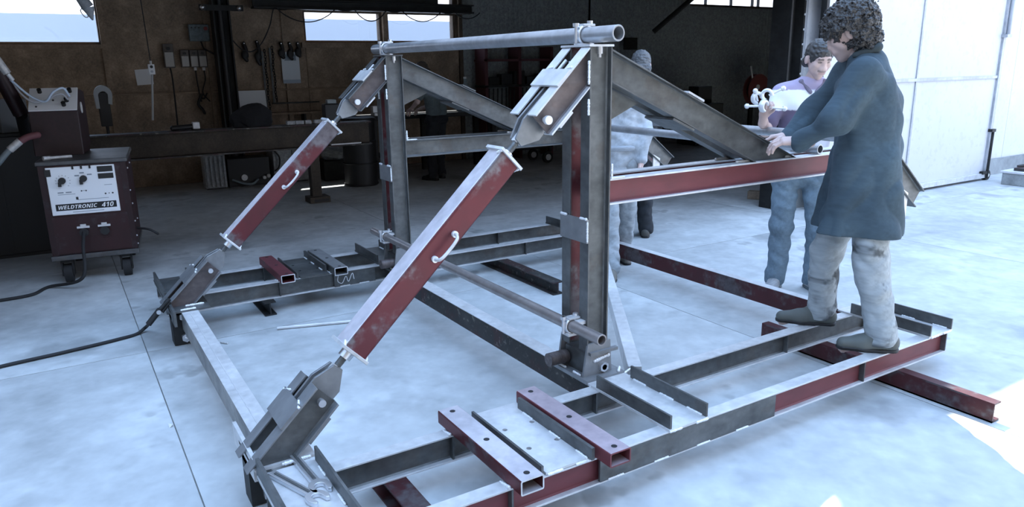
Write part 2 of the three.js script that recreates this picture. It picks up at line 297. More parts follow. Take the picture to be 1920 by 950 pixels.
{ // white sliding door leaf, pushed open over the facade
  const d = new THREE.Group(); d.name = 'door_1'; d.userData.kind = 'structure'; scene.add(d); const z = -1.5;
  const X0 = 5.27, XM = 7.15, X1 = 9.12, YB = 0.1, YM = 1.43, YT = 3.6;
  for (const [a, b] of [[X0 + 0.02, XM - 0.012], [XM + 0.012, X1 - 0.03]]) for (const [c, e] of [[YB, YM - 0.012], [YM + 0.012, YT]]) part(d, 'panel', rbox(a, b, c, e, z - 0.03, z, 0.004, 0.5), M.paint);
  part(d, 'stile', box(XM - 0.016, XM + 0.016, YB, YT, z - 0.035, z + 0.014), M.paintTrim);
  part(d, 'stile', box(X0 - 0.02, X0 + 0.025, YB, YT, z - 0.05, z + 0.02), M.darkIron);
  part(d, 'stile', box(X1 - 0.04, X1 + 0.02, YB, YT, z - 0.05, z + 0.03), M.paintTrim);
  part(d, 'rail', box(X0, X1, YM - 0.018, YM + 0.018, z - 0.035, z + 0.02), M.paintTrim);
  part(d, 'rail', box(X0, X1, 0.035, 0.1, z - 0.05, z + 0.035), M.clean);
  part(d, 'drop_bolt', merge([cyl([X1 + 0.015, 0.03, z + 0.04], [X1 + 0.015, 0.7, z + 0.04], 0.018), box(X1 - 0.05, X1 + 0.05, 0.68, 0.72, z, z + 0.06)]), M.darkIron);
  part(d, 'guide', merge([box(X1 - 0.06, X1 + 0.06, 1.95, 1.99, z, z + 0.08), cyl([X1 + 0.02, 1.95, z + 0.05], [X1 + 0.02, 3.4, z + 0.05], 0.025)]), M.paintTrim);
  const wh = part(d, 'wheel', cyl([X1 + 0.04, 0.07, z - 0.02], [X1 + 0.04, 0.07, z + 0.04], 0.07, 20), M.rubber); part(wh, 'hub', cyl([X1 + 0.04, 0.07, z + 0.04], [X1 + 0.04, 0.07, z + 0.05], 0.025, 12), M.bolt);
  part(d, 'wheel_fork', box(X1 - 0.12, X1 + 0.05, 0.09, 0.13, z - 0.03, z + 0.05), M.darkIron);
}
{ // what stands beyond and above: a pale wall behind the hall, a stack on the roof whose shadow falls on the apron
  meta(struct('boundary_wall', box(-16, 26, 0, 2.93, -16.4, -16, 0.3), std({ color: C3(0.3, 0.34, 0.4), roughness: 0.85 })), null);
  const st = thing('roof_vent', 'round domed vent stack on the roof edge above the doorway', 'vent', [2.53, 4.86, -1.75]);
  part(st, 'stack', cyl([0, 0, 0], [0, 1.15, 0], 0.34, 28), M.clean);
  const dome = new THREE.SphereGeometry(0.42, 28, 12, 0, Math.PI * 2, 0, Math.PI / 2); dome.scale(1, 0.85, 1); dome.translate(0, 1.1, 0); part(st, 'cowl', dome, M.clean);
}
{ // runway girder in front of the windows with a cable hanging in loops
  const g = new THREE.Group(); g.name = 'girder_2'; g.userData.kind = 'structure'; scene.add(g);
  part(g, 'web', box(0.75, 4.5, 2.59, 2.69, ZB + 0.2, ZB + 0.23), M.darkIron); part(g, 'flange', box(0.75, 4.5, 2.69, 2.71, ZB + 0.12, ZB + 0.31), M.darkIron); part(g, 'flange', box(0.75, 4.5, 2.565, 2.59, ZB + 0.12, ZB + 0.31), M.darkIron);
  for (const x of [1.24, 4.37]) part(g, 'bracket', box(x - 0.04, x + 0.04, 2.56, 2.72, ZB, ZB + 0.2), M.darkIron);
  part(g, 'cover_plate', box(0.75, 3.85, 2.71, 3.0, ZB + 0.2, ZB + 0.22), M.darkIron);
  const pts = []; const hooks = [0.2, 1.05, 2.0, 2.3, 2.85, 3.12, 3.85, 4.1, 4.6]; const sag = [0.45, 0.2, 0.02, 0.17, 0.02, 0.16, 0.02, 0.1];
  hooks[0] = 0.32; for (let i = 0; i < hooks.length - 1; i++) { for (let k = 0; k < 8; k++) { const t = k / 8; pts.push([hooks[i] + (hooks[i + 1] - hooks[i]) * t, 2.575 - sag[i] * 4 * t * (1 - t) - (i === 0 ? 0.35 * (1 - t) : 0), ZB + 0.33]); } } pts.push([4.6, 2.575, ZB + 0.33]);
  solo('festoon_cable', tube(pts, 0.009, 140, 6), M.rubber, 'black cable hanging in loops across the back windows', 'cable');
}
{ // dark steel column against the back wall
  const c = thing('steel_column', 'dark steel column with pipes standing before the boarded wall', 'column', [0.245, 0, ZB + 0.36]);
  part(c, 'flange', box(-0.12, -0.1, 0, 4.6, -0.12, 0.12), M.darkIron); part(c, 'flange', box(0.1, 0.12, 0, 4.6, -0.12, 0.12), M.darkIron); part(c, 'web', box(-0.1, 0.1, 0, 4.6, -0.01, 0.01), M.darkIron);
  part(c, 'down_pipe', cyl([-0.02, 0, 0.1], [-0.02, 4.6, 0.1], 0.04), M.black); part(c, 'cross_bar', box(-0.3, 0.3, 2.5, 2.58, 0.12, 0.16), M.darkIron);
  for (const s of [-0.26, 0.24]) part(c, 'bolt_head', ball(s, 2.54, 0.17, 0.035), M.bolt);
}

{ // added unseen behind and left of the camera: dark walls that cut front light
  const yard = std({ map: TEX.fine, color: C3(0.16, 0.15, 0.14), roughness: 0.85 });
  struct('added_wall_yard', box(-9, 10, 0, 9, 8.5, 9), yard); struct('added_wall_side', box(-7.6, -7.2, 0, 6.5, -1.5, 8.5), yard);
}
// ---------- the welded test rig ----------
const YT = 0.22, HR = 0.12, BI = 1.338, BO = 1.8, BP = 1.137, PP = 0.0707, XP = 0.0612, H = 1.754, YA = 1.174, XL = -1.59, XE = 2.0;
{ // base frame: two pairs of rails, cross beams, troughs, tubes
  const f = thing('base_frame', 'large welded steel base frame of paired rails and cross beams on the concrete', 'steel frame');
  const plate = (n, g, m = M.clean) => part(f, n, g, m);
  // rails
  addBeam(f, 'rail', railQ(XL, XE, YT, HR), BO, M.clean, M.red);
  addBeam(f, 'rail', railQ(XL, XE, YT, HR), BI, M.clean, M.steel);  // pale flanges, darker webs: light from above put into the colours
  addBeam(f, 'rail', railQ(XL, XE, YT, HR), -BI, M.clean, M.steel); addBeam(f, 'rail', railQ(XL, XE, YT, HR), -BO, M.clean, M.steel);
  // cross beams
  plate('cross_beam', rbox(-1.543, -1.443, 0.1, 0.22, -1.28, 1.27, 0.006), std({ map: TEX.steel, color: C3(1, 0.98, 0.96), metalness: 0.3, roughness: 0.5 }));
  plate('seam', box(-1.5, -1.496, 0.22, 0.2225, -0.9, 0.85), M.clean); plate('lit_top_strip', box(-1.541, -1.445, 0.2195, 0.2212, -1.02, 0.93), M.clean);  // pale strip paints the lit look onto the beam top
  plate('cross_beam', rbox(-0.059, 0.022, 0.1, 0.22, -1.3, 1.3, 0.006), M.rusty);
  plate('lit_top_strip', box(-0.062, 0.025, 0.22, 0.224, -1.3, 1.02), M.clean);  // brighter strip: top light put into its colour
  plate('cross_beam', rbox(1.836, 1.9, 0.1, 0.22, -1.3, 1.3, 0.005), M.redDark);
  plate('lit_top_strip', box(1.837, 1.899, 0.2195, 0.2212, -1.2, 1.27), M.clean);  // thin pale strip stands in for light on the beam top
  { const a = V(0.24, 0, 1.24), b = V(1.83, 0, -1.08), L = a.distanceTo(b); const g = rbox(-0.035, 0.035, 0.13, 0.22, 0, L, 0.004); const m = part(f, 'diagonal_brace', g, M.clean, [a.x, 0, a.z]); m.rotation.y = Math.atan2(b.x - a.x, b.z - a.z); }
  for (const s of [1, -1]) {
    const Z = (z) => s * z, zb = (x0, x1, y0, y1, z0, z1) => box(x0, x1, y0, y1, Math.min(Z(z0), Z(z1)), Math.max(Z(z0), Z(z1)));
    const P2 = s > 0 ? M.clean : M.steel;
    // end troughs and the trough beside the posts
    const trough = (x0, x1, z0, z1, b0, b1) => {
      plate('trough_plate', zb(x0 - 0.01, x1 + 0.01, 0.22, 0.23, z0, z1), P2);
      plate('trough_side', zb(x0 - 0.005, x0 + 0.005, 0.23, 0.29, b0, 1.835), M.steel); plate('trough_side', zb(x1 - 0.005, x1 + 0.005, 0.23, 0.29, b1, 1.835), M.steel);
    };
    trough(-0.085, 0.12, 1.27, 1.84, 1.35, 1.35); trough(1.81, 2.015, 1.28, 1.835, 1.36, 1.36);
    plate('foot_plate', zb(-1.6, -1.37, 0.22, 0.232, 0.95, 1.225), P2);
    plate('trough_plate', zb(-1.6, -1.37, 0.216, 0.226, 1.255, 1.845), P2);
    plate('trough_side', zb(-1.597, -1.583, 0.2, 0.285, 1.235, 1.84), M.steel); plate('trough_side', zb(-1.384, -1.374, 0.2, 0.285, 1.262, 1.84), M.steel);
    plate('side_strip', zb(-1.6, -1.585, 0.17, 0.265, 0.84, 1.2), P2);
    // rectangular tubes laid across the rails
    const rt = (x0, x1, z0, z1, m) => { // hollow
      const sh = new THREE.Shape(); const r = 0.008, w = x1 - x0, h = 0.06; const rr2 = (p, a, b, ww, hh, q) => { p.moveTo(a + q, b); p.lineTo(a + ww - q, b); p.quadraticCurveTo(a + ww, b, a + ww, b + q); p.lineTo(a + ww, b + hh - q); p.quadraticCurveTo(a + ww, b + hh, a + ww - q, b + hh); p.lineTo(a + q, b + hh); p.quadraticCurveTo(a, b + hh, a, b + hh - q); p.lineTo(a, b + q); p.quadraticCurveTo(a, b, a + q, b); };
      rr2(sh, x0, 0.222, w, h, r); const hole = new THREE.Path(); rr2(hole, x0 + 0.006, 0.228, w - 0.012, h - 0.012, 0.004); sh.holes.push(hole);
      const g = new THREE.ExtrudeGeometry(sh, { depth: z1 - z0, bevelEnabled: false, curveSegments: 3 }); g.translate(0, 0, z0); const [ft, fr] = splitFaces(uvBox(g), V(0, 1, 0)); const [ce, cr] = splitFaces(fr, V(0, 0, 1)); const t = plate('cross_tube', cr, m); part(t, 'cut_end', ce, s < 0 || m === M.worn ? M.clean : m); part(t, 'lit_upper_face', ft, m === M.steel ? M.mid : m === M.worn ? M.litTop : s > 0 ? M.litTopRed : M.red);  // top face paler than the sides: sky light put into its colour
      for (const k of [0.06, 0.5, 0.94]) part(t, 'bolt_hole', cyl([(x0 + x1) / 2, 0.2755, z0 + (z1 - z0) * k], [(x0 + x1) / 2, 0.2828, z0 + (z1 - z0) * k], 0.012, 14), M.black);
      return t;
    };
    rt(-0.853, -0.755, ...(s > 0 ? [1.25, 1.9] : [-1.85, -1.22]), s > 0 ? M.worn : M.red); rt(-0.476, -0.376, ...(s > 0 ? [1.27, 1.925] : [-1.85, -1.2]), s > 0 ? M.red : M.steel);
    // plate with four holes between the tubes
    const pl = prism([[-0.7, 1.275], [-0.49, 1.275], [-0.49, 1.83], [-0.7, 1.83]], 0, 0.01, [[-0.657, 1.468, 0.011], [-0.526, 1.47, 0.011], [-0.656, 1.648, 0.011], [-0.524, 1.65, 0.011]]); pl.rotateX(Math.PI / 2); pl.translate(0, 0.232, 0); if (s < 0) { pl.translate(0, 0, -3.105); }
    plate('bed_plate', uvBox(pl), P2);
    plate('flat_bar', zb(-0.72, -0.71, 0.22, 0.262, 1.3, 1.83), M.steel); plate('flat_bar', zb(-0.508, -0.494, 0.232, 0.282, 1.33, 1.855), M.steel);
    // stiffeners welded into the rails
    const st = (x, zc, side) => plate('stiffener', box(x - 0.004, x + 0.004, 0.107, 0.213, Math.min(zc + side * 0.004, zc + side * 0.031), Math.max(zc + side * 0.004, zc + side * 0.031)), M.steel);
    for (const x of [-0.845, 1.24, 1.985, -1.55]) { st(x, s * BO, 1); st(x, s * BI, 1); }
    st(-0.1, s * BI, s); st(0.13, s * BI, s); st(-0.45, s * BO, -s);
    // web cover plates towards the camera
    const fz = (s > 0 ? BO : -BI) + 0.026; const [cx0, cx1] = s > 0 ? [-0.448, 0.566] : [-0.45, -0.13];
    plate('cover_plate', box(cx0, cx1, 0.106, 0.214, fz - 0.004, fz + 0.006), M.steel);
    for (let x = cx0 + 0.08; x < cx1 - 0.05; x += s > 0 ? 0.24 : 0.15) weld(f, [x - 0.035, 0.107, fz + 0.006], [x + 0.035, 0.107, fz + 0.006], 0.005);
    // weld beads
    for (const [x, d] of [[-0.085, 1], [0.12, -1]]) for (const z of [1.42, 1.6, 1.77]) weld(f, [x + d * 0.008, 0.231, Z(z - 0.04)], [x + d * 0.008, 0.231, Z(z + 0.04)], 0.006);
    for (const z of [1.42, 1.62, 1.8]) weld(f, [-0.513, 0.233, Z(z - 0.035)], [-0.513, 0.233, Z(z + 0.03)], 0.006);
    for (const z of [1.36, 1.58, 1.76]) weld(f, [-1.389, 0.229, Z(z - 0.035)], [-1.389, 0.229, Z(z + 0.035)], 0.006);
    for (const z of [1.45, 1.6, 1.78]) { weld(f, [2.005, 0.232, Z(z - 0.04)], [2.005, 0.232, Z(z + 0.03)], 0.006); }
    for (const [x, zz] of [[-0.06, 1.838], [0.09, 1.838], [-0.53, 1.832], [-0.66, 1.832], [1.85, 1.836], [1.97, 1.836]]) weld(f, [x - 0.03, 0.222, Z(zz)], [x + 0.03, 0.222, Z(zz)], 0.007);
    for (const x of [-0.853, -0.476]) for (const zz of [BI, BO]) weld(f, [x - 0.006, 0.215, Z(zz) - 0.03], [x - 0.006, 0.226, Z(zz) + 0.03], 0.007);
    weld(f, [-0.09, 0.222, Z(1.31)], [-0.03, 0.222, Z(1.32)], 0.008); weld(f, [0.1, 0.224, Z(1.3)], [0.19, 0.224, Z(1.26)], 0.006);
    weld(f, [1.835, 0.222, Z(1.3)], [1.9, 0.222, Z(1.3)], 0.007); weld(f, [-1.54, 0.234, Z(0.96)], [-1.46, 0.234, Z(0.96)], 0.008);
    // levelling block and bolts at the left end
    plate('end_block', zb(-1.6, -1.46, 0.005, 0.2, 0.98, 1.09), M.darkIron);
    for (const y of [0.05, 0.19]) { const b = part(f, 'bolt', merge([hexNut([-1.53, y, Z(1.0) + (s > 0 ? 0.09 : 0.02)], [-1.53, y, Z(1.0) + (s > 0 ? 0.115 : 0.045)], 0.028), ball(-1.53, y, Z(1.0) + (s > 0 ? 0.115 : 0.045), 0.015)]), M.bolt); }
    // seat of the post: base plate, cheeks, pivot bolt, stub of pipe
    plate('seat_plate', zb(-0.1, 0.13, 0.222, 0.24, 1.0, 1.29), s > 0 ? M.mid : M.steel);
    for (const z of [1.035, 1.239]) plate('cheek', prism([[-0.085, 0.24], [0.085, 0.24], [0.075, 0.40], [-0.06, 0.40]], Z(z) - 0.006, Z(z) + 0.006), M.mid);
    plate('seat_block', zb(-0.055, 0.055, 0.24, 0.345, 1.06, 1.215), M.steel);
    plate('pipe_stub', cyl([-0.17, 0.29, Z(1.075)], [-0.06, 0.29, Z(1.075)], 0.033, 18), M.dim);
    const pv = part(f, 'pivot_bolt', merge([cyl([0.03, 0.272, Z(1.02)], [0.03, 0.272, Z(1.262)], 0.014), hexNut([0.03, 0.272, Z(1.137) + 0.108], [0.03, 0.272, Z(1.137) + 0.125], 0.026), hexNut([0.03, 0.272, Z(1.137) - 0.125], [0.03, 0.272, Z(1.137) - 0.108], 0.026)]), M.bolt);
    plate('flange_bar', zb(-0.055, 0.11, 0.345, 0.36, 1.24, 1.262), M.mid);
    weld(f, [-0.085, 0.243, Z(1.05)], [-0.085, 0.243, Z(1.1)], 0.007); weld(f, [-0.085, 0.243, Z(1.17)], [-0.085, 0.243, Z(1.22)], 0.007); weld(f, [-0.02, 0.31, Z(1.137) + 0.11], [0.06, 0.325, Z(1.137) + 0.11], 0.01); weld(f, [0.1, 0.243, Z(1.28)], [0.13, 0.243, Z(1.25)], 0.008);
    // lower strut brackets: a pair of short beams leaning on the foot plate
  }
  part(f, 'chalk_mark', tube([[-0.42, 0.19, -1.303], [-0.425, 0.15, -1.303], [-0.395, 0.13, -1.303], [-0.36, 0.18, -1.303], [-0.345, 0.135, -1.303], [-0.31, 0.195, -1.303], [-0.3, 0.15, -1.303]], 0.003, 40, 5), M.white);
}
// strut axis, common to both sides
const SA = V(-1.331, 0.437, 0), SB = V(-0.279, 1.455, 0), SD = SB.clone().sub(SA).normalize(), SN = V(-SD.y, SD.x, 0);
const ax = (t, n) => [SA.x + SD.x * t + SN.x * n, SA.y + SD.y * t + SN.y * n];    // t metres along the axis, n above it
const SL = SA.distanceTo(SB);
const tAtX = (x, n) => (x - SA.x - SN.x * n) / SD.x, tAtY = (y, n) => (y - SA.y - SN.y * n) / SD.y;
for (const s of [1, -1]) { // lower brackets belong to the base frame
  const f = scene.getObjectByName('base_frame'); const h = 0.062;
  for (const o of [PP, -PP]) { const zc = s * BP + o; addBeam(f, 'bracket_beam', [ax(tAtY(0.232, h), h), ax(0.035, h), ax(0.03, -h), ax(tAtY(0.232, -h), -h)], zc, M.mid, s > 0 ? M.steel : M.dim); }
  const q = [ax(-0.16, h), ax(-0.05, h), ax(-0.05, h + 0.01), ax(-0.16, h + 0.01)]; part(f, 'batten_plate', prism(q, s * BP - 0.102, s * BP + 0.102), M.mid);
  part(f, 'batten_plate', prism([ax(-0.15, -h - 0.01), ax(-0.03, -h - 0.01), ax(-0.03, -h), ax(-0.15, -h)], s * BP - 0.102, s * BP + 0.102), M.mid);
  for (const e of [PP + 0.032]) { weld(f, [...ax(-0.06, h + 0.006), s * BP - 0.1], [...ax(-0.045, h + 0.004), s * BP - 0.06], 0.006); weld(f, [...ax(-0.06, h + 0.006), s * BP + 0.1], [...ax(-0.045, h + 0.004), s * BP + 0.06], 0.006); }
  weld(f, [-1.5, 0.236, s * BP + 0.105], [-1.4, 0.236, s * BP + 0.105], 0.008); weld(f, [-1.57, 0.237, s * BP - 0.03], [-1.52, 0.237, s * BP - 0.03], 0.008);
  part(f, 'pin', merge([cyl([SA.x, SA.y, s * BP - 0.1], [SA.x, SA.y, s * BP + 0.1], 0.013), cyl([SA.x, SA.y, s * BP + 0.085], [SA.x, SA.y, s * BP + 0.104], 0.015, 16)]), M.bolt);
}
// upright frames: paired post, arm and brace
for (const s of [1, -1]) {
  const u = thing('upright_frame', s > 0 ? 'tall welded I-beam upright with red arm beside the man in the long coat' : 'tall welded I-beam upright with grey arm on the side towards the hall', 'steel frame');
  const zc = s * BP, h = 0.062, P2 = s > 0 ? M.clean : M.steel;
  for (const o of [PP, -PP]) {
    const front = o > 0, z = zc + o;
    addBeam(u, 'post', [[-XP, 0.36], [-XP, H], [XP, H], [XP, 0.36]], z, M.steel, front ? M.steel : M.worn);
    addBeam(u, 'arm', railQ(XP, 2.3, YA, HR), z, P2, s > 0 ? M.red : M.steel);
    const k = (1.202 - 1.743) / (1.292 - 0.063), q0 = [XP, 1.743], q3 = [XP, 1.6]; // brace, cut to the post and the arm
    addBeam(u, 'brace', [q0, [XP + (YA - q0[1]) / k, YA], [XP + (YA - q3[1]) / k, YA], q3], z, M.steel, M.steel);
    addBeam(u, 'tail_beam', [[2.26, YA], [2.66, 0.86], [2.58, 0.76], [2.18, 1.06]], z, M.steel, front ? M.steel : M.worn);
    addBeam(u, 'bracket_beam', [ax(0.99 * 0 + SL - 0.03, h), ax(tAtX(-XP, h), h), ax(tAtX(-XP, -h), -h), ax(SL - 0.03, -h)], z, P2, M.dim);
  }
  part(u, 'cap_plate', box(-0.068, 0.066, H, H + 0.009, zc - 0.106, zc + 0.106), P2);
  part(u, 'batten_plate', box(-0.071, -XP, 0.89, 1.0, zc - 0.103, zc + 0.103), M.mid);
  for (const e of [-0.075, 0.075]) weld(u, [-0.07, 1.002, zc + e - 0.02], [-0.07, 1.002, zc + e + 0.02], 0.007);
  weld(u, [-0.068, 0.9, zc + 0.104], [-0.068, 0.985, zc + 0.104], 0.005);
  for (const [a, b, n] of [[SL + 0.13, SL + 0.225, h], [SL + 0.02, SL + 0.11, -h - 0.01]]) part(u, 'batten_plate', prism([ax(a, n), ax(b, n), ax(b, n + 0.01), ax(a, n + 0.01)], zc - 0.103, zc + 0.103), M.clean);
  part(u, 'batten_plate', prism([[0.53, 1.542], [0.635, 1.496], [0.638, 1.505], [0.533, 1.551]], zc - 0.1, zc + 0.1), P2);
  part(u, 'batten_plate', prism([[0.44, 1.43], [0.58, 1.37], [0.576, 1.36], [0.436, 1.42]].reverse(), zc - 0.1, zc + 0.1), M.steel);
  part(u, 'gusset', prism([[XP, 1.6], [XP, 1.4], [0.3, 1.5]], zc - 0.005, zc + 0.005), M.steel);
  part(u, 'pin', merge([cyl([SB.x, SB.y, zc - 0.1], [SB.x, SB.y, zc + 0.1], 0.013), cyl([SB.x, SB.y, zc + 0.09], [SB.x, SB.y, zc + 0.107], 0.019, 16)]), M.weld);
  // guide rod between the upper bracket beams
  part(u, 'guide_rod', cyl([...ax(SL + 0.24, 0.05), zc - 0.02], [...ax(tAtX(-0.1, 0.05), 0.05), zc - 0.02], 0.008), M.clean);
  for (const o of [PP, -PP]) { const z = zc + o + 0.034; weld(u, [-XP - 0.008, 1.6, z], [-XP - 0.008, 1.69, z], 0.006); weld(u, [-XP - 0.008, 1.47, z], [-XP - 0.008, 1.53, z], 0.006); weld(u, [XP + 0.006, YA + 0.004, z], [XP + 0.006, YA + 0.065, z], 0.006); weld(u, [XP + 0.01, YA + 0.004, z], [XP + 0.08, YA + 0.004, z], 0.005); weld(u, [0.93, YA + 0.005, z - 0.04], [1.02, YA + 0.005, z - 0.04], 0.008); weld(u, [1.3, YA + 0.005, z - 0.03], [1.36, YA + 0.005, z - 0.03], 0.008); }
  for (const o of [PP, -PP]) weld(u, [...ax(SL + 0.235, h + 0.004), zc + o], [...ax(SL + 0.24, h + 0.004), zc + o + 0.02], 0.006);
  part(u, 'eye_plate', prism([[2.42, 0.9], [2.5, 0.86], [2.5, 0.7], [2.47, 0.67], [2.42, 0.68]], zc + PP + 0.005, zc + PP + 0.017, [[2.46, 0.72, 0.012]]), M.clean);
  part(u, 'bolt', merge([hexNut([0.01, H - 0.03, zc + 0.075], [0.01, H, zc + 0.075], 0.016), cyl([0.01, H - 0.045, zc + 0.075], [0.01, H, zc + 0.075], 0.008)]), M.bolt);
}
// adjustable struts
for (const s of [1, -1]) {
  const t = thing('adjustable_strut', s > 0 ? 'thick red-primed square tube strut with a loop handle, leaning up to the taller-looking upright by the coat man' : 'red-primed square tube strut with a loop handle near the welding machine', 'strut');
  t.userData.label = s > 0 ? 'red-primed square tube strut crossing over the middle cross beam, handle on its side' : 'red-primed square tube strut with side handle, nearer the welding machine';
  const zc = s * BP, w = 0.056, t0 = 0.225, t1 = 1.235;
  const cx = (a, b, n0, n1, z0, z1, bev = 0) => prism([ax(a, n0), ax(b, n0), ax(b, n1), ax(a, n1)], z0, z1, [], bev);
  // rounded square tube
  { const sh = new THREE.Shape(), r = 0.014; sh.moveTo(-w + r, -w); sh.lineTo(w - r, -w); sh.quadraticCurveTo(w, -w, w, -w + r); sh.lineTo(w, w - r); sh.quadraticCurveTo(w, w, w - r, w); sh.lineTo(-w + r, w); sh.quadraticCurveTo(-w, w, -w, w - r); sh.lineTo(-w, -w + r); sh.quadraticCurveTo(-w, -w, -w + r, -w);
    const g = uvBox(new THREE.ExtrudeGeometry(sh, { depth: t1 - t0, bevelEnabled: false, curveSegments: 5 }));
    const m = new THREE.Matrix4().makeBasis(V(0, 0, 1), SN, SD.clone()); // x -> world z, y -> normal, z -> axis
    const det = m.determinant(); if (det < 0) m.makeBasis(V(0, 0, -1), SN, SD.clone());
    g.applyMatrix4(m); const o = ax(t0, 0); g.translate(o[0], o[1], zc); const [tf, tr] = splitFaces(g, SN); const tb = part(t, 'tube', tr, M.worn); part(tb, 'lit_upper_face', tf, M.litTop); }  // upper face drops the red for pale grey, painting in the sky light
  part(t, 'end_plate', cx(t0 - 0.014, t0, -0.068, 0.068, zc - 0.068, zc + 0.068, 0.002), M.clean);
  part(t, 'end_plate', cx(t1, t1 + 0.014, -0.068, 0.068, zc - 0.068, zc + 0.068, 0.002), M.clean);
  for (const [a, b] of [[t0 - 0.095, t0 - 0.014], [t1 + 0.014, t1 + 0.1]]) part(t, 'threaded_rod', cyl([...ax(a, 0), zc], [...ax(b, 0), zc], 0.015, 14), M.steel);
  part(t, 'nut', hexNut([...ax(t0 - 0.045, 0), zc], [...ax(t0 - 0.014, 0), zc], 0.028), M.bolt); part(t, 'nut', hexNut([...ax(t1 + 0.014, 0), zc], [...ax(t1 + 0.036, 0), zc], 0.024), M.bolt);
  for (const o of [0.02, -0.02]) {
    part(t, 'clevis_plate', prism([ax(-0.12, 0.052), ax(0.055, 0.056), ax(0.135, 0.026), ax(0.14, -0.018), ax(0.065, -0.068), ax(-0.1, -0.062)].reverse(), zc + o - 0.006, zc + o + 0.006, [], 0.0015), M.mid);
    part(t, 'clevis_plate', prism([ax(SL + 0.14, 0.052), ax(SL - 0.05, 0.056), ax(SL - 0.135, 0.026), ax(SL - 0.14, -0.018), ax(SL - 0.06, -0.068), ax(SL + 0.1, -0.062)], zc + o - 0.006, zc + o + 0.006, [], 0.0015), M.mid);
  }
  part(t, 'clevis_block', cx(0.1, 0.14, -0.016, 0.02, zc - 0.014, zc + 0.014), M.clean); part(t, 'clevis_block', cx(SL - 0.14, SL - 0.1, -0.016, 0.02, zc - 0.014, zc + 0.014), M.clean);
  for (const [a, b] of [[t0, -0.066], [t0, 0.066], [t1, -0.066], [t1, 0.066]]) weld(t, [...ax(a, b * 0.9), zc + w], [...ax(a + (a === t0 ? 0.012 : -0.012), b * 0.9), zc + w - 0.02], 0.006);
  const hp = (d, n, z) => [...ax(d, n), zc + z], hm = (tAtX(-0.774, 0)), n0 = -0.012;
  part(t, 'handle', tube([hp(hm - 0.066, n0, w - 0.01), hp(hm - 0.066, n0, w + 0.02), hp(hm - 0.055, n0 - 0.004, w + 0.037), hp(hm, n0 - 0.008, w + 0.04), hp(hm + 0.055, n0 - 0.004, w + 0.037), hp(hm + 0.066, n0, w + 0.02), hp(hm + 0.066, n0, w - 0.01)], 0.007, 40, 10), M.clean);
  for (const d of [-0.066, 0.066]) part(t, 'handle_boss', cyl(hp(hm + d, n0, w - 0.002), hp(hm + d, n0, w + 0.012), 0.014, 14), M.weld);
}
// scaffold pipes and their clamps
function coupler(label, [x, y, z], r, grp) {
  const c = thing('scaffold_clamp', label, 'clamp', [x, y, z], 0, grp);
  const ring = new THREE.TorusGeometry(r + 0.006, 0.007, 8, 20); ring.scale(1, 1, 3); part(c, 'band', ring, M.bolt);
  part(c, 'saddle', rbox(-0.03, 0.035, -r - 0.02, -r - 0.004, -0.03, 0.03, 0.004), M.clean);
  part(c, 'swing_bolt', cyl([-r - 0.012, -0.035, 0], [-r - 0.012, 0.05, 0], 0.007, 8), M.bolt); part(c, 'nut', hexNut([-r - 0.012, 0.035, 0], [-r - 0.012, 0.05, 0], 0.015), M.bolt);
  part(c, 'flap', rbox(-0.02, 0.045, r + 0.004, r + 0.014, -0.022, 0.022, 0.003), M.clean); part(c, 'nut', hexNut([0.03, r + 0.01, 0], [0.03, r + 0.028, 0], 0.013), M.bolt);
  return c;
}
const pipes = [['scaffold_pipe', 'long grey steel pipe clamped across the tops of both uprights', [0, 1.805, -1.37], [0, 1.805, 1.35], 0.034, M.tubeGrey],
  ['scaffold_pipe', 'thin grey pipe clamped low across the feet of both uprights', [-0.11, 0.487, -1.34], [-0.11, 0.487, 1.41], 0.027, M.pipe],
  ['scaffold_pipe', 'grey pipe lying across both arms behind the slanting braces', [1.6, YA + 0.029, -1.25], [1.56, YA + 0.029, 1.235], 0.027, M.tubeGrey],
  ['scaffold_pipe', 'grey pipe lying across the ends of both arms by the striped-shirt man', [2.2, YA + 0.033, -1.2], [2.2, YA + 0.033, 1.15], 0.031, M.tubeGrey]];
for (const [n, l, a, b, r, m] of pipes) solo(n, pipe(a, b, r, r * 0.78), m, l, 'pipe');
coupler('clamp on top of the upright with the red arm', [0, 1.805, 1.115], 0.034); coupler('clamp on top of the upright with the grey arm', [0, 1.805, -1.16], 0.034);
coupler('clamp low on the post of the upright with the red arm', [-0.11, 0.487, 1.17], 0.027); coupler('clamp low on the post of the upright with the grey arm', [-0.11, 0.487, -1.1], 0.027);
// clamp seats on top of the uprights
for (const s of [1, -1]) { const u = scene.getObjectByName(s > 0 ? 'upright_frame' : 'upright_frame_001'); part(u, 'clamp_seat', merge([cyl([0, H + 0.009, s * BP - 0.025], [0, H + 0.016, s * BP - 0.025], 0.045, 16)]), M.clean);
  part(u, 'clamp_lug', merge([box(-0.1, -XP, 0.46, 0.475, s * BP + 0.0, s * BP + 0.08), box(-0.1, -XP, 0.5, 0.515, s * BP + 0.05, s * BP + 0.09)]), M.clean); }
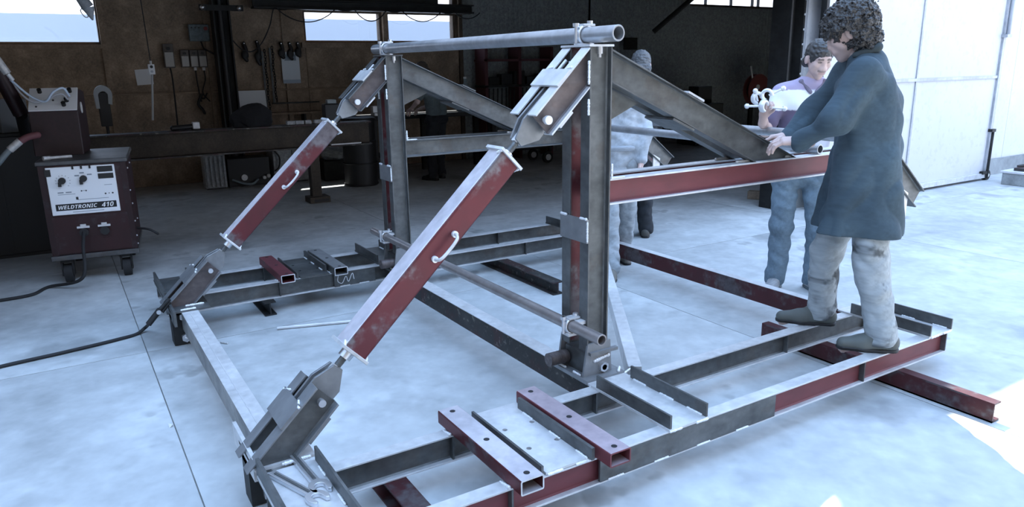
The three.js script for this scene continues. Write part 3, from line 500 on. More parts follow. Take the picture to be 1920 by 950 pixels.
// sleepers on the floor under the rails
function sleeper(label, x0, x1, z0, z1, m, hh = 0.1) {
  const b = x1 - x0, q = [[x0, 0.0], [x1, 0]]; const g = merge([box(x0, x1, hh - 0.009, hh, z0, z1), box(x0, x1, 0.001, 0.01, z0, z1), box((x0 + x1) / 2 - 0.004, (x0 + x1) / 2 + 0.004, 0.01, hh - 0.009, z0, z1)]);
  return solo('steel_sleeper', g, m, label, 'beam');
}
{ const g = merge([box(1.535, 1.595, 0.091, 0.0995, 0.95, 2.31), box(1.535, 1.543, 0.001, 0.091, 0.95, 2.31), box(1.535, 1.6, 0.001, 0.009, 0.95, 2.31)]); solo('steel_sleeper', g, M.redDark, 'reddish steel channel on the floor sticking out past the coat man', 'beam'); }
sleeper('red-brown beam on the floor under the rails nearest the wrenches', -1.15, -1.06, 1.2, 2.05, M.redDark, 0.0995);
sleeper('short dark beam on the floor under the rails nearest the welding machine', -0.98, -0.9, -1.95, -1.24, M.darkIron, 0.0995);
sleeper('dark beam on the floor sticking out under the rails behind the posts', 0.96, 1.05, -1.95, -0.5, M.rusty, 0.0995);
// ---------- machines, bench, clutter ----------
camera.updateMatrixWorld(); camera.updateProjectionMatrix();
function px(u, v, axis, val) {                            // photo pixel -> point on the plane where the named axis has this value
  const p = V(u / 960 - 1, 1 - v / 475, 0.5).unproject(camera).sub(camera.position), o = camera.position; const t = (val - o[axis]) / p[axis]; return [o.x + p.x * t, o.y + p.y * t, o.z + p.z * t];
}
const canvasTex = (w, h, draw) => { const c = document.createElement('canvas'); c.width = w; c.height = h; const x = c.getContext('2d'); draw(x, w, h); const t = new THREE.CanvasTexture(c); t.colorSpace = THREE.SRGBColorSpace; return t; };
const printPlane = (w, h, tex, rough = 0.5) => { const g = new THREE.PlaneGeometry(w, h); return [g, std({ map: tex, roughness: rough })]; };
const maroon = std({ map: TEX.fine, color: C3(0.035, 0.01, 0.015), roughness: 0.5 });
const maroonFront = std({ map: TEX.worn, color: C3(0.22, 0.15, 0.165), roughness: 0.55 });
const lidGrey = std({ map: TEX.steel, color: C3(0.4, 0.4, 0.41), roughness: 0.5, metalness: 0.3 });
{ // welding power source on castors
  const w = thing('welding_machine', 'maroon welding power source on castors with a white control panel', 'welder', [-1.9, 0, -3.0], -7 * RAD);
  const X = 0.31;
  part(w, 'body', rbox(-X, X, 0.23, 0.97, -0.9, 0, 0.012), maroonFront);
  part(w, 'lid', rbox(-X - 0.015, X + 0.015, 0.965, 1.0, -0.92, 0.02, 0.01), lidGrey);
  part(w, 'tray', rbox(-X - 0.01, X + 0.01, 0.195, 0.235, -0.91, 0.025, 0.006), lidGrey);
  for (const s of [-1, 1]) part(w, 'corner_post', box(s * X - (s > 0 ? 0.045 : 0), s * X + (s > 0 ? 0 : 0.045), 0.235, 0.965, -0.02, 0.006), std({ map: TEX.worn, color: C3(0.16, 0.11, 0.12), roughness: 0.55 }));
  const P = part(w, 'control_panel', rbox(-0.26, 0.225, 0.565, 0.95, 0, 0.012, 0.005), M.white);
  const tex = canvasTex(512, 410, (x, W, H) => {
    x.fillStyle = '#f4f7fa'; x.fillRect(0, 0, W, H); x.fillStyle = '#15181b'; x.fillRect(28, 318, W - 46, 58);
    x.fillStyle = '#fff'; x.font = 'italic bold 46px sans-serif'; x.fillText('WELDTRONIC', 40, 364, 320); x.font = 'italic bold 56px sans-serif'; x.fillText('410', 374, 367, 112);
    x.strokeStyle = '#3a4046'; x.lineWidth = 3; for (let i = 0; i < 11; i++) { const a = 2.4 + i * 0.47; x.beginPath(); x.moveTo(112 + Math.cos(a) * 50, 120 + Math.sin(a) * 50); x.lineTo(112 + Math.cos(a) * 58, 120 + Math.sin(a) * 58); x.stroke(); }
    x.fillStyle = '#8a939c'; for (const [a, b, c, d] of [[205, 70, 34, 12], [245, 48, 34, 12], [300, 66, 36, 12], [60, 212, 44, 10], [120, 212, 44, 10], [60, 232, 130, 4], [200, 286, 240, 4], [420, 170, 60, 4], [150, 392, 240, 5]]) x.fillRect(a, b, c, d);
    x.fillStyle = '#22272b'; for (const [a, b, r] of [[240, 212, 6], [275, 212, 6], [420, 250, 7], [448, 248, 4], [476, 248, 7]]) { x.beginPath(); x.arc(a, b, r, 0, 7); x.fill(); } x.fillRect(248, 209, 24, 3); x.fillRect(190, 262, 18, 24);
  });
  const [pg, pm] = printPlane(0.475, 0.375, tex); part(P, 'panel_print', pg, pm, [-0.0175, 0.7575, 0.0127]);
  part(P, 'meter_window', rbox(0.1, 0.21, 0.895, 0.94, 0.012, 0.018, 0.002), M.black); part(P, 'meter_window', rbox(0.1, 0.21, 0.84, 0.882, 0.012, 0.018, 0.002), M.black);
  part(P, 'switch_block', rbox(-0.268, -0.225, 0.88, 0.935, 0.01, 0.02, 0.002), M.black);
  for (const [x, y] of [[-0.155, 0.842], [-0.005, 0.85]]) { const k = part(P, 'knob', merge([cyl([x, y, 0.012], [x, y, 0.035], 0.026, 20), box(x - 0.03, x - 0.008, y - 0.045, y - 0.01, 0.02, 0.036)]), M.black); }
  for (const x of [-0.07, -0.01, 0.05]) part(P, 'clip', box(x - 0.007, x + 0.007, 0.928, 0.952, 0.01, 0.02), M.black);
  part(w, 'lower_panel', box(-0.27, 0.27, 0.245, 0.55, -0.002, 0.007), maroonFront);
  for (const x of [-0.06, 0.09]) { const s = part(w, 'socket', merge([cyl([x, 0.415, 0.004], [x, 0.415, 0.04], 0.034, 20)]), M.black); part(s, 'collar', merge([box(x - 0.045, x + 0.045, 0.45, 0.465, 0.006, 0.03), box(x - 0.02, x + 0.02, 0.46, 0.48, 0.006, 0.024)]), M.clean); }
  for (const [x, z] of [[-0.22, -0.06], [0.21, -0.06], [-0.22, -0.82], [0.21, -0.82]]) { const c = part(w, 'castor', cyl([x - 0.03, 0.075, z], [x + 0.03, 0.075, z], 0.075, 22), M.rubber); part(c, 'fork', merge([box(x - 0.045, x - 0.033, 0.06, 0.195, z - 0.03, z + 0.05), box(x + 0.033, x + 0.045, 0.06, 0.195, z - 0.03, z + 0.05), box(x - 0.045, x + 0.045, 0.17, 0.196, z - 0.05, z + 0.05)]), M.darkIron); }
  for (const [y, z] of [[0.9, -0.1], [0.72, -0.05], [0.6, -0.1], [0.45, -0.1], [0.33, -0.07], [0.26, -0.07], [0.9, -0.5], [0.4, -0.5]]) part(w, 'rivet', ball(X + 0.002, y, z, 0.008, 1, 1, 1, 8), M.bolt);
  part(w, 'side_hook', tube([[X, 0.36, -0.25], [X + 0.1, 0.34, -0.22], [X + 0.16, 0.3, -0.2]], 0.01, 10), M.black);
}
{ // tools on the lid
  const q = [-1.96, 1.001, -3.3];
  solo('small_torch', merge([cyl([q[0] - 0.16, 1.016, -3.12], [q[0] + 0.0, 1.016, -3.16], 0.013), cyl([q[0] - 0.2, 1.018, -3.1], [q[0] - 0.15, 1.017, -3.12], 0.017)]), M.clean, 'slim metal torch lying on the lid of the welding machine', 'torch');
}
{ // wire feeder on its stand at the left
  const f = thing('wire_feeder', 'dark maroon wire feed box with a tilted white hose panel', 'wire feeder', [-2.02, -0.016, -3.55], -10 * RAD);
  const prof = [[0.12, 1.02], [-0.32, 1.06], [-0.36, 1.53], [-0.1, 1.56], [0.1, 1.38]];  // side profile (z, y)
  const g = prism(prof.map(([z, y]) => [-z, y]), -0.18, 0.18, [], 0.006); g.rotateY(Math.PI / 2); part(f, 'housing', uvBox(g), maroon);
  const pg = new RoundedBoxGeometry(0.355, 0.012, 0.265, 2, 0.004); const P = part(f, 'hose_panel', pg, M.white, [0, 1.476, 0.0]); P.rotation.x = 42 * RAD;
  for (const [x, z] of [[-0.1, -0.08], [0.12, -0.08], [0.1, 0.03], [0.08, 0.08]]) part(P, 'hose_fitting', cyl([x, 0.006, z], [x, 0.04, z], 0.017, 12), M.darkIron);
  for (const [x, z] of [[0, 0.02], [-0.12, 0.09]]) part(P, 'screw', ball(x, 0.008, z, 0.008, 1, 1, 1, 8), M.black);
  part(f, 'lifting_ring', (() => { const r = new THREE.TorusGeometry(0.032, 0.006, 8, 20); r.scale(0.8, 1.3, 1); r.rotateY(Math.PI / 2); r.translate(0.187, 1.4, -0.06); return r; })(), M.clean);
  part(f, 'base_rail', box(-0.17, 0.17, 1.018, 1.06, -0.3, 0.1), maroon);
  const hp = (u, v, z) => px(u, v, 'z', z);
  solo('gas_hose', tube([hp(20, 150, -3.5), hp(60, 182, -3.48), hp(85, 190, -3.45), hp(100, 172, -3.42), hp(118, 165, -3.45), hp(130, 180, -3.5)], 0.009, 50, 8), std({ color: C3(0.55, 0.65, 0.78), roughness: 0.4 }), 'pale blue hose looping onto the white hose panel', 'hose');
  solo('gas_hose', tube([hp(20, 148, -3.52), hp(40, 176, -3.5), hp(62, 191, -3.47), hp(88, 188, -3.46), hp(104, 178, -3.43), hp(116, 176, -3.44), hp(127, 186, -3.48)], 0.008, 50, 8), std({ color: C3(0.42, 0.42, 0.44), roughness: 0.5 }), 'grey hose looping below the pale blue hose', 'hose');
}
{ // cabinet, swing arm and torches at the left edge
  const c = thing('dark_cabinet', 'black steel cabinet behind the welding machine at the end of the bench', 'cabinet', [-2.55, 0, -4.4]);
  part(c, 'body', rbox(-0.42, 0.5, 0.03, 1.12, -0.4, 0.1, 0.01), M.black); part(c, 'top', rbox(-0.44, 0.52, 1.12, 1.15, -0.42, 0.12, 0.006), M.darkIron); part(c, 'plinth', box(-0.4, 0.48, 0, 0.03, -0.38, 0.08), M.black);
  part(c, 'door', box(-0.4, 0.03, 0.06, 1.1, 0.1, 0.112), M.black); part(c, 'door', box(0.05, 0.48, 0.06, 1.1, 0.1, 0.112), M.black); part(c, 'handle', box(-0.2, -0.08, 0.9, 0.915, 0.112, 0.13), M.clean);
  solo('storage_box', rbox(-0.12, 0.12, 0, 0.3, -0.1, 0.1, 0.01), std({ color: C3(0.16, 0.17, 0.18), roughness: 0.8 }), 'dark grey box standing on the black cabinet behind the hoses', 'box', [-2.38, 1.15, -4.45], [0, 0.4, 0]);
  const a = thing('swing_arm', 'dark maroon boom slanting in from above the cabinet', 'boom'); const A = px(-25, 95, 'z', -3.95), B = px(40, 215, 'z', -4.05);
  part(a, 'boom', cyl(A, B, 0.07, 4), maroon); part(a, 'nozzle', merge([cyl(px(-8, 108, 'z', -3.42), px(14, 138, 'z', -3.42), 0.03, 14), cyl(px(14, 138, 'z', -3.42), px(24, 150, 'z', -3.44), 0.016, 12)]), M.clean);
  part(a, 'foot', cyl(B, [B[0], 1.15, -4.3], 0.05, 10), M.black);
  const t = thing('welding_torch', 'grey torch lead with red collar hanging at the black cabinet', 'torch'); const q = (u, v) => px(u, v, 'z', -3.3);
  part(t, 'lead', tube([q(-20, 325), q(0, 302), q(16, 283), q(30, 272)], 0.024, 20, 10), std({ color: C3(0.2, 0.24, 0.26), roughness: 0.5 }));
  part(t, 'sleeve', cyl(q(18, 281), q(38, 264), 0.03, 14), M.clean); part(t, 'grip', tube([q(36, 266), q(52, 257), q(70, 253)], 0.028, 12, 10), std({ color: C3(0.18, 0.07, 0.08), roughness: 0.6 }));
  const u = thing('hanging_torch', 'grey cone-shaped torch head hanging in front of the big window', 'torch'); const r = (a2, b2) => px(a2, b2, 'z', -3.6);
  part(u, 'body', merge([cyl(r(146, -12), r(165, 14), 0.04, 16, 0.05), cyl(r(165, 14), r(174, 38), 0.05, 16, 0.006)]), std({ map: TEX.fine, color: C3(0.5, 0.53, 0.56), roughness: 0.5 })); part(u, 'trigger_guard', tube([r(155, 14), r(151, 20), r(160, 32), r(165, 32), r(163, 22)], 0.005, 20, 6), M.clean);
  part(u, 'lead', tube([r(146, -12), r(120, -40), r(90, -60)], 0.02, 10, 8), M.rubber);
}
const zT = -5.45;
{ // long beam used as a bench
  const b = thing('bench_beam', 'long heavy I-beam on stands serving as a bench below the windows', 'bench', [0, 0, zT - 0.1]);
  const q = railQ(-2.3, 1.5, 1.0, 0.3);
  const dk = std({ map: TEX.ply, color: C3(0.17, 0.17, 0.165), roughness: 0.7, metalness: 0.2 });
  addBeam(b, 'beam', q, 0, M.rusty, dk, { b: 0.22, tw: 0.012, tf: 0.018 });
  for (const x of [0.73, -1.9]) { part(b, 'leg', box(x - 0.06, x + 0.06, 0.07, 0.7, -0.06, 0.06), dk); const f = part(b, 'foot', box(x - 0.12, x + 0.14, 0.0, 0.075, -0.1, 0.14), dk); part(f, 'foot_opening', box(x - 0.07, x + 0.12, 0.012, 0.05, 0.138, 0.143), M.black); }
  part(b, 'flat_bar', box(0.95, 1.35, 0.72, 0.735, 0.02, 0.1), M.clean);
}
const zw = ZB + 0.001;
const wallThing = (name, label, cat, u, v, grp) => thing(name, label, cat, px(u, v, 'z', zw), 0, grp);
{ // electrical gear on the wall
  const g = wallThing('control_box', 'blue grey control box with a red knob high on the boarded wall', 'control box', 371, 62);
  part(g, 'case', rbox(-0.14, 0.14, -0.12, 0.12, 0.045, 0.12, 0.012), M.greyBox); part(g, 'knob', cyl([0.09, 0.06, 0.12], [0.09, 0.06, 0.145], 0.026, 16), std({ color: C3(0.3, 0.04, 0.04), roughness: 0.5 }));
  for (const x of [-0.1, -0.05, 0]) part(g, 'lamp_cap', cyl([x, 0.07, 0.12], [x, 0.07, 0.13], 0.012, 10), M.black); part(g, 'flex', tube([[0.02, -0.12, 0.06], [0.05, -0.22, 0.06], [0.13, -0.27, 0.06], [0.18, -0.3, 0.06]], 0.012, 16, 6), M.rubber);
  const sw = (u, v, w, h, l, m2) => { const s = wallThing('switch_box', l, 'switch box', u, v); part(s, 'case', rbox(-w / 2, w / 2, -h / 2, h / 2, 0.045, 0.1, 0.008), std({ map: TEX.fine, color: C3(0.22, 0.19, 0.17), roughness: 0.6 }));
    part(s, 'cover', rbox(-w * 0.42, w * 0.42, -h * 0.45, h * 0.15, 0.1, 0.112, 0.006), m2); part(s, 'knob', cyl([0, h * 0.3, 0.1], [0, h * 0.3, 0.13], w * 0.18, 12), M.black); return s; };
  const cm = std({ color: C3(0.5, 0.48, 0.45), roughness: 0.6 });
  part(sw(315, 105, 0.14, 0.34, 'tall switch box below the grey control box, widest of its row', cm), 'plug_lead', tube([[0, -0.17, 0.07], [0.01, -0.25, 0.07], [0.01, -0.6, 0.08], [0, -1.0, 0.1]], 0.012, 30, 6), M.rubber);
  sw(345, 110, 0.115, 0.25, 'small switch box without a plug, next to the tall switch box', cm);
  for (const [u, l] of [[362, 'small switch box with a plug, in the middle of the three alike'], [378, 'small switch box with a plug, beside the dark column']]) { const s = sw(u, 110, 0.115, 0.25, l, cm); part(s, 'plug', cyl([0, -0.17, 0.085], [0, -0.125, 0.085], 0.025, 10), M.clean); part(s, 'plug_lead', tube([[0, -0.16, 0.085], [0.005, -0.3, 0.08], [u === 362 ? 0.02 : -0.05, -0.5, 0.08], [0.03, -0.62, 0.1]], 0.009, 20, 6), M.rubber); }
  solo('cable_bundle', merge([tube([px(378, 178, 'z', zw + 0.1), px(372, 195, 'z', zw + 0.1), px(380, 205, 'z', zw + 0.1), px(384, 212, 'z', zw + 0.1)], 0.02, 20, 8), tube([px(388, 175, 'z', zw + 0.09), px(382, 185, 'z', zw + 0.1), px(374, 180, 'z', zw + 0.1)], 0.012, 16, 6)]), M.rubber, 'tangled black cable ends hanging below the small switch boxes', 'cable');
  const pc = thing('pendant_control', 'white pendant control hanging on a cable before the wall', 'pendant', px(284, 130, 'z', -6.2));
  part(pc, 'case', rbox(-0.035, 0.035, -0.06, 0.06, -0.02, 0.025, 0.006), M.white); part(pc, 'button', cyl([0, 0.03, 0.025], [0, 0.03, 0.037], 0.017, 12), M.black); part(pc, 'button', cyl([0, -0.025, 0.025], [0, -0.025, 0.034], 0.015, 12), M.paintTrim);
  part(pc, 'gland', cyl([0, 0.06, 0], [0, 0.1, 0], 0.014, 10), M.clean); part(pc, 'cable', cyl([0, 0.1, 0], [-0.08, 3.2, 0], 0.006, 6), M.rubber); part(pc, 'lower_cable', cyl([0, -0.06, 0], [-0.06, -0.6, 0], 0.012, 8), std({ color: C3(0.5, 0.52, 0.52), roughness: 0.6 }));
  solo('paper_sheet', box(-0.11, 0.11, -0.12, 0.1, 0.005, 0.009), M.paper, 'pale paper sheet pinned behind the pendant control', 'paper', px(270, 143, 'z', zw + 0.005), [0, 0, 0.06]);
}
{ // welding shield hung by the window
  const h = thing('welding_shield', 'grey arched welding shield hanging below the big window', 'shield', px(193, 182, 'z', -6.6)); h.scale.setScalar(0.64);
  const sh = new THREE.Shape(); sh.moveTo(-0.13, -0.2); sh.lineTo(-0.14, 0.06); sh.quadraticCurveTo(-0.12, 0.2, 0, 0.21); sh.quadraticCurveTo(0.13, 0.2, 0.15, 0.05); sh.lineTo(0.13, -0.14); sh.lineTo(0.08, -0.12); sh.lineTo(0.09, 0.05); sh.quadraticCurveTo(0.06, 0.12, 0, 0.12); sh.quadraticCurveTo(-0.08, 0.1, -0.09, 0.04); sh.lineTo(-0.09, -0.2);
  const g = new THREE.ExtrudeGeometry(sh, { depth: 0.14, bevelEnabled: true, bevelSize: 0.01, bevelThickness: 0.01, bevelSegments: 2 }); g.translate(0, 0, -0.07); part(h, 'shell', g, std({ color: C3(0.4, 0.43, 0.45), roughness: 0.5 })); part(h, 'mask', rbox(-0.1, 0.1, -0.55, 0.1, -0.05, 0.05, 0.02), M.black); part(h, 'stand', cyl([0, -0.52, 0], [0, -2.2, 0], 0.03, 10), M.black);
}
{ // calendar, tools and chains on the boards
  const t = canvasTex(128, 220, (x, W, H) => { x.fillStyle = '#dfe6ec'; x.fillRect(0, 0, W, H); x.fillStyle = '#9aa7b2'; x.fillRect(22, 14, 84, 46); x.fillStyle = '#6d7984'; for (let j = 0; j < 4; j++) for (let i = 0; i < 7; i++) x.fillRect(28 + i * 11, 22 + j * 9, 7, 5); x.fillStyle = '#aab8c6'; x.fillRect(0, 194, W, 26); });
  const [g, m] = printPlane(0.28, 0.48, t, 0.8); const c = wallThing('wall_calendar', 'white paper calendar hanging on the boarded wall', 'calendar', 544, 127); part(c, 'sheet', box(-0.141, 0.141, -0.241, 0.241, 0.041, 0.046), M.paper); part(c, 'print', g, m, [0, 0, 0.0468]);
  const hooks = [[456, 88, 0.2, 'black hoist hook hanging apart beside the dark column'], [480, 85, 0.28, 'black tongs hanging left of the long chains'], [525, 88, 0.16, 'small black clamp hanging over the calendar edge'], [541, 88, 0.18, 'black pincers hanging right above the calendar'], [556, 88, 0.14, 'small black hook at the batten beside the calendar']];
  for (const [u, v, L, l] of hooks) { const o = wallThing('hanging_tool', l, 'tool', u, v); part(o, 'shank', tube([[0, 0.05, 0.06], [0.02, -L * 0.3, 0.07], [-0.02, -L * 0.7, 0.07], [0.02, -L, 0.07]], 0.028, 16, 8), M.black); part(o, 'jaw', ball(0, -L * 0.6, 0.07, 0.055, 1, 1.3, 0.6), M.black); part(o, 'peg', cyl([0, 0.05, 0], [0, 0.05, 0.09], 0.008, 8), M.bolt); }
  const link = new THREE.TorusGeometry(0.022, 0.007, 6, 12); link.scale(0.7, 1.25, 1);
  for (const [u, v, n, l] of [[494, 96, 22, 'long sling chain hanging on the boards, touching the bench'], [508, 90, 20, 'shorter sling chain hanging beside the long one']]) { const o = wallThing('sling_chain', l, 'chain', u, v); for (let i = 0; i < n; i++) { const k = part(o, 'chain_link', link, M.darkIron, [Math.sin(i * 0.7) * 0.006, -i * 0.042, 0.06]); k.rotation.y = i % 2 ? Math.PI / 2 : 0; } part(o, 'strap', box(-0.05, -0.02, -n * 0.042, 0, 0.042, 0.055), std({ map: TEX.cloth, color: C3(0.3, 0.31, 0.31), roughness: 0.9 })); }
}
{ // things on the bench
  const y = 1.001, z = zT - 0.1;
  const on = (u, dz = 0) => { const p = px(u, 235, 'y', y); const q = px(u, 232, 'z', z + dz); return [q[0], y, z + dz]; };
  { const g = new THREE.IcosahedronGeometry(0.2, 4); const p = g.attributes.position; for (let i = 0; i < p.count; i++) { const x = p.getX(i), yy = p.getY(i), zz = p.getZ(i), n = 1 + 0.3 * nz(x * 6, yy * 6, zz * 6) + 0.12 * nz(x * 16, yy * 16, zz * 16); p.setXYZ(i, x * n * 1.15, Math.max(0, (yy * n + 0.1) * 0.95), zz * n * 0.5); } g.computeVertexNormals();
    const j = solo('work_jacket', g, std({ color: C3(0.012, 0.012, 0.014), roughness: 0.95 }), 'black work jacket heaped on the bench beam', 'jacket', on(475)); }
  const wb = solo('white_board', box(-0.28, 0.27, 0, 0.34, -0.01, 0.01), M.paper, 'white board leaning on the wall behind the black jacket', 'board', px(470, 228, 'z', zw + 0.12), [-0.12, 0, 0]); wb.position.y = 1.02;
  { const s = thing('wall_shelf', 'narrow shelf below the chains carrying the white board', 'shelf', [0.95, 0.98, zw]); part(s, 'shelf_board', box(-0.55, 0.75, 0, 0.03, 0.02, 0.26), M.ply); part(s, 'bracket', box(-0.3, -0.27, -0.2, 0, 0.02, 0.2), M.darkIron); part(s, 'bracket', box(0.45, 0.48, -0.2, 0, 0.02, 0.2), M.darkIron); part(s, 'upper_rail', box(0.0, 0.75, 0.16, 0.18, 0.04, 0.08), M.darkIron); }
  { const gr = thing('angle_grinder', 'grey angle grinder lying on the bench beam', 'grinder', on(358)); part(gr, 'body', tube([[-0.2, 0.03, 0], [-0.05, 0.035, 0], [0.02, 0.04, 0]], 0.032, 12, 10), M.black); part(gr, 'head', rbox(0.01, 0.09, 0.01, 0.09, -0.04, 0.04, 0.01), M.clean); part(gr, 'disc', cyl([0.05, 0.004, 0], [0.05, 0.01, 0], 0.055, 20), M.darkIron); }
  for (const [u, w, l] of [[545, 0.05, 'small white carton at the jacket end of the row on the bench'], [561, 0.05, 'small white carton in the row on the bench, next to the end one'], [577, 0.04, 'small pale tin in the row on the bench'], [597, 0.06, 'low white carton at the far end of the row on the bench']]) solo('carton', rbox(-w, w, 0, 0.045, -0.04, 0.04, 0.004), std({ map: TEX.fine, color: C3(0.7, 0.72, 0.74), roughness: 0.7 }), l, 'carton', on(u));
  { const c = thing('oil_can', 'dark canister with pale cap standing on the bench end', 'canister', on(622)); part(c, 'body', rbox(-0.1, 0.1, 0, 0.24, -0.06, 0.06, 0.02), M.black); part(c, 'cap', rbox(-0.05, 0.07, 0.24, 0.29, -0.04, 0.04, 0.01), std({ color: C3(0.3, 0.33, 0.33), roughness: 0.6 })); }
}
{ // under and behind the bench
  const fl = (u, v) => { let p = px(u, v, 'y', 0); if (p[2] < -7.4) p = px(u, v, 'z', -7.4); return [p[0], 0, p[2]]; };
  const bx = (name, l, cat, u, v, w, h, d, m, extra) => { const t = thing(name, l, cat, fl(u, v)); part(t, 'body', rbox(-w / 2, w / 2, 0.02, h, -d, 0, 0.012), m); part(t, 'base', box(-w / 2 + 0.02, w / 2 - 0.02, 0, 0.02, -d + 0.02, -0.02), M.black); if (extra) extra(t); return t; };
  const pale = std({ map: TEX.fine, color: C3(0.55, 0.58, 0.6), roughness: 0.6 });
  bx('radiator', 'pale ribbed radiator under the bench behind the welding machine', 'radiator', 404, 322, 0.3, 0.5, 0.2, pale, (t) => { for (let i = 0; i < 5; i++) part(t, 'rib', rbox(-0.13 + i * 0.06, -0.1 + i * 0.06, 0.04, 0.48, 0, 0.03, 0.008), pale); });
  bx('compressor', 'black compressor on small wheels under the bench', 'compressor', 468, 326, 0.6, 0.42, 0.35, M.black, (t) => { part(t, 'gauge', cyl([-0.08, 0.14, 0], [-0.08, 0.14, 0.03], 0.045, 16), M.clean); part(t, 'tap', merge([cyl([0.2, 0.12, 0], [0.2, 0.12, 0.06], 0.025, 10), ball(0.26, 0.14, 0.05, 0.03)]), M.clean); part(t, 'hose', tube([[-0.25, 0.12, 0.04], [-0.1, 0.06, 0.08], [0.02, 0.05, 0.08], [0.1, 0.1, 0.05]], 0.018, 24, 8), M.greyBox); });
  bx('white_cabinet', 'white metal cabinet with a bent hose under the bench beside the red strut', 'cabinet', 548, 332, 0.52, 0.52, 0.4, pale, (t) => { part(t, 'door_edge', box(0.02, 0.03, 0.04, 0.5, 0, 0.006), M.black); part(t, 'hose', tube([[-0.24, 0.5, 0.03], [-0.18, 0.4, 0.05], [-0.2, 0.25, 0.05], [-0.25, 0.2, 0.03]], 0.012, 20, 6), M.rubber); });
  { const t = thing('plastic_sack', 'pale plastic sack slumped on a crate beyond the bench stand', 'sack', fl(636, 318)); const g = new THREE.IcosahedronGeometry(0.2, 3); const p = g.attributes.position; for (let i = 0; i < p.count; i++) { const n = 1 + 0.25 * nz(p.getX(i) * 7, p.getY(i) * 7, p.getZ(i) * 7); p.setXYZ(i, p.getX(i) * n * 1.3, p.getY(i) * n * 0.8 + 0.42, p.getZ(i) * n); } g.computeVertexNormals(); part(t, 'sack', g, pale); part(t, 'crate', rbox(-0.3, 0.3, 0, 0.3, -0.25, 0.2, 0.01), M.darkIron); }
  { const t = thing('oil_drum', 'black drum standing past the end of the bench beam', 'drum', [1.72, 0, -6.55]); part(t, 'barrel', cyl([0, 0, 0], [0, 0.98, 0], 0.24, 28), M.black); for (const y of [0.02, 0.33, 0.65, 0.96]) { const r = new THREE.TorusGeometry(0.243, 0.012, 6, 28); r.rotateX(Math.PI / 2); r.translate(0, y, 0); part(t, 'hoop', r, M.black); } }
}
{ // dark far corner: trolley, racks, bottles, hose reel
  const fl = (u, v) => { const p = px(u, v, 'y', 0); return [p[0], 0, p[2]]; };
  { const t = thing('tool_trolley', 'dark two-deck trolley on pale wheels in the back of the hall', 'trolley', fl(985, 306)); part(t, 'deck', rbox(-0.55, 0.45, 0.26, 0.3, -0.4, 0.2, 0.008), M.darkIron); part(t, 'deck', rbox(-0.55, 0.45, 0.72, 0.75, -0.4, 0.2, 0.008), M.darkIron); for (const x of [-0.52, 0.42]) for (const z of [-0.36, 0.16]) part(t, 'upright', box(x - 0.02, x + 0.02, 0.2, 0.95, z - 0.02, z + 0.02), M.darkIron); for (const x of [-0.45, 0.36]) for (const z of [-0.3, 0.17]) { const w = part(t, 'wheel', cyl([x, 0.1, z - 0.025], [x, 0.1, z + 0.025], 0.1, 20), M.rubber); part(w, 'hub', cyl([x, 0.1, z + 0.025], [x, 0.1, z + 0.032], 0.055, 16), M.clean); part(w, 'fork', box(x - 0.02, x + 0.02, 0.1, 0.27, z - 0.035, z - 0.027), M.darkIron); }
    }
  { const t = thing('steel_rack', 'dark red steel rack with stored rods in the back of the hall', 'rack', [5.3, 0, -7.95]); t.scale.z = 0.6; const rm = std({ color: C3(0.1, 0.03, 0.035), roughness: 0.6 }); for (const x of [-0.7, 0, 0.7]) part(t, 'upright', box(x - 0.03, x + 0.03, 0, 2.0, -0.3, 0.3), rm); for (const y of [0.3, 0.8, 1.3, 1.75]) part(t, 'shelf', box(-0.75, 0.75, y, y + 0.04, -0.3, 0.3), y === 1.75 ? rm : M.darkIron); for (let i = 0; i < 14; i++) { const x = -0.6 + i * 0.09; part(t, 'stored_rod', cyl([x, 0.85, 0.1], [x + 0.03, 1.28, 0.05], 0.014, 6), M.darkIron); } for (let i = 0; i < 5; i++) part(t, 'bin', rbox(-0.62 + i * 0.27, -0.4 + i * 0.27, 1.34, 1.34 + 0.14 + (i % 3) * 0.05, -0.1, 0.2, 0.01), i % 2 ? M.black : M.darkIron); }
  { const t = thing('bottle', 'pale bottle standing behind the bench man', 'bottle', [3.75, 0.961, -7.0]); const p = [[0, 0], [0.07, 0], [0.07, 0.35], [0.05, 0.42], [0.025, 0.45], [0.025, 0.52], [0, 0.52]].map((a) => new THREE.Vector2(...a)); part(t, 'bottle', new THREE.LatheGeometry(p, 18), M.greyBox); part(t, 'cap', cyl([0, 0.52, 0], [0, 0.55, 0], 0.03, 12), M.clean); }
  { const t = thing('vice_bench', 'dark low workbench where the man in the grey tee works', 'workbench', [3.0, 0, -7.1]); part(t, 'top', rbox(-1.0, 1.3, 0.9, 0.96, -0.5, 0.3, 0.008), M.darkIron); for (const x of [-0.9, 0.2, 1.2]) for (const z of [-0.4, 0.2]) part(t, 'leg', box(x - 0.04, x + 0.04, 0, 0.9, z - 0.04, z + 0.04), M.darkIron); part(t, 'back_shelf', box(-0.9, 1.2, 0.3, 0.33, -0.45, 0.25), M.darkIron); }
  { const t = thing('bench_vice', 'pale metal vice on the low dark workbench', 'vice', [2.2, 0.961, -6.95]); part(t, 'base', rbox(-0.09, 0.09, 0, 0.05, -0.08, 0.08, 0.008), M.clean); part(t, 'jaw', rbox(-0.1, -0.01, 0.05, 0.15, -0.05, 0.05, 0.008), M.clean); part(t, 'jaw', rbox(0.03, 0.1, 0.05, 0.15, -0.05, 0.05, 0.008), M.clean); part(t, 'screw', cyl([0.1, 0.08, 0], [0.22, 0.08, 0], 0.014, 10), M.bolt); }
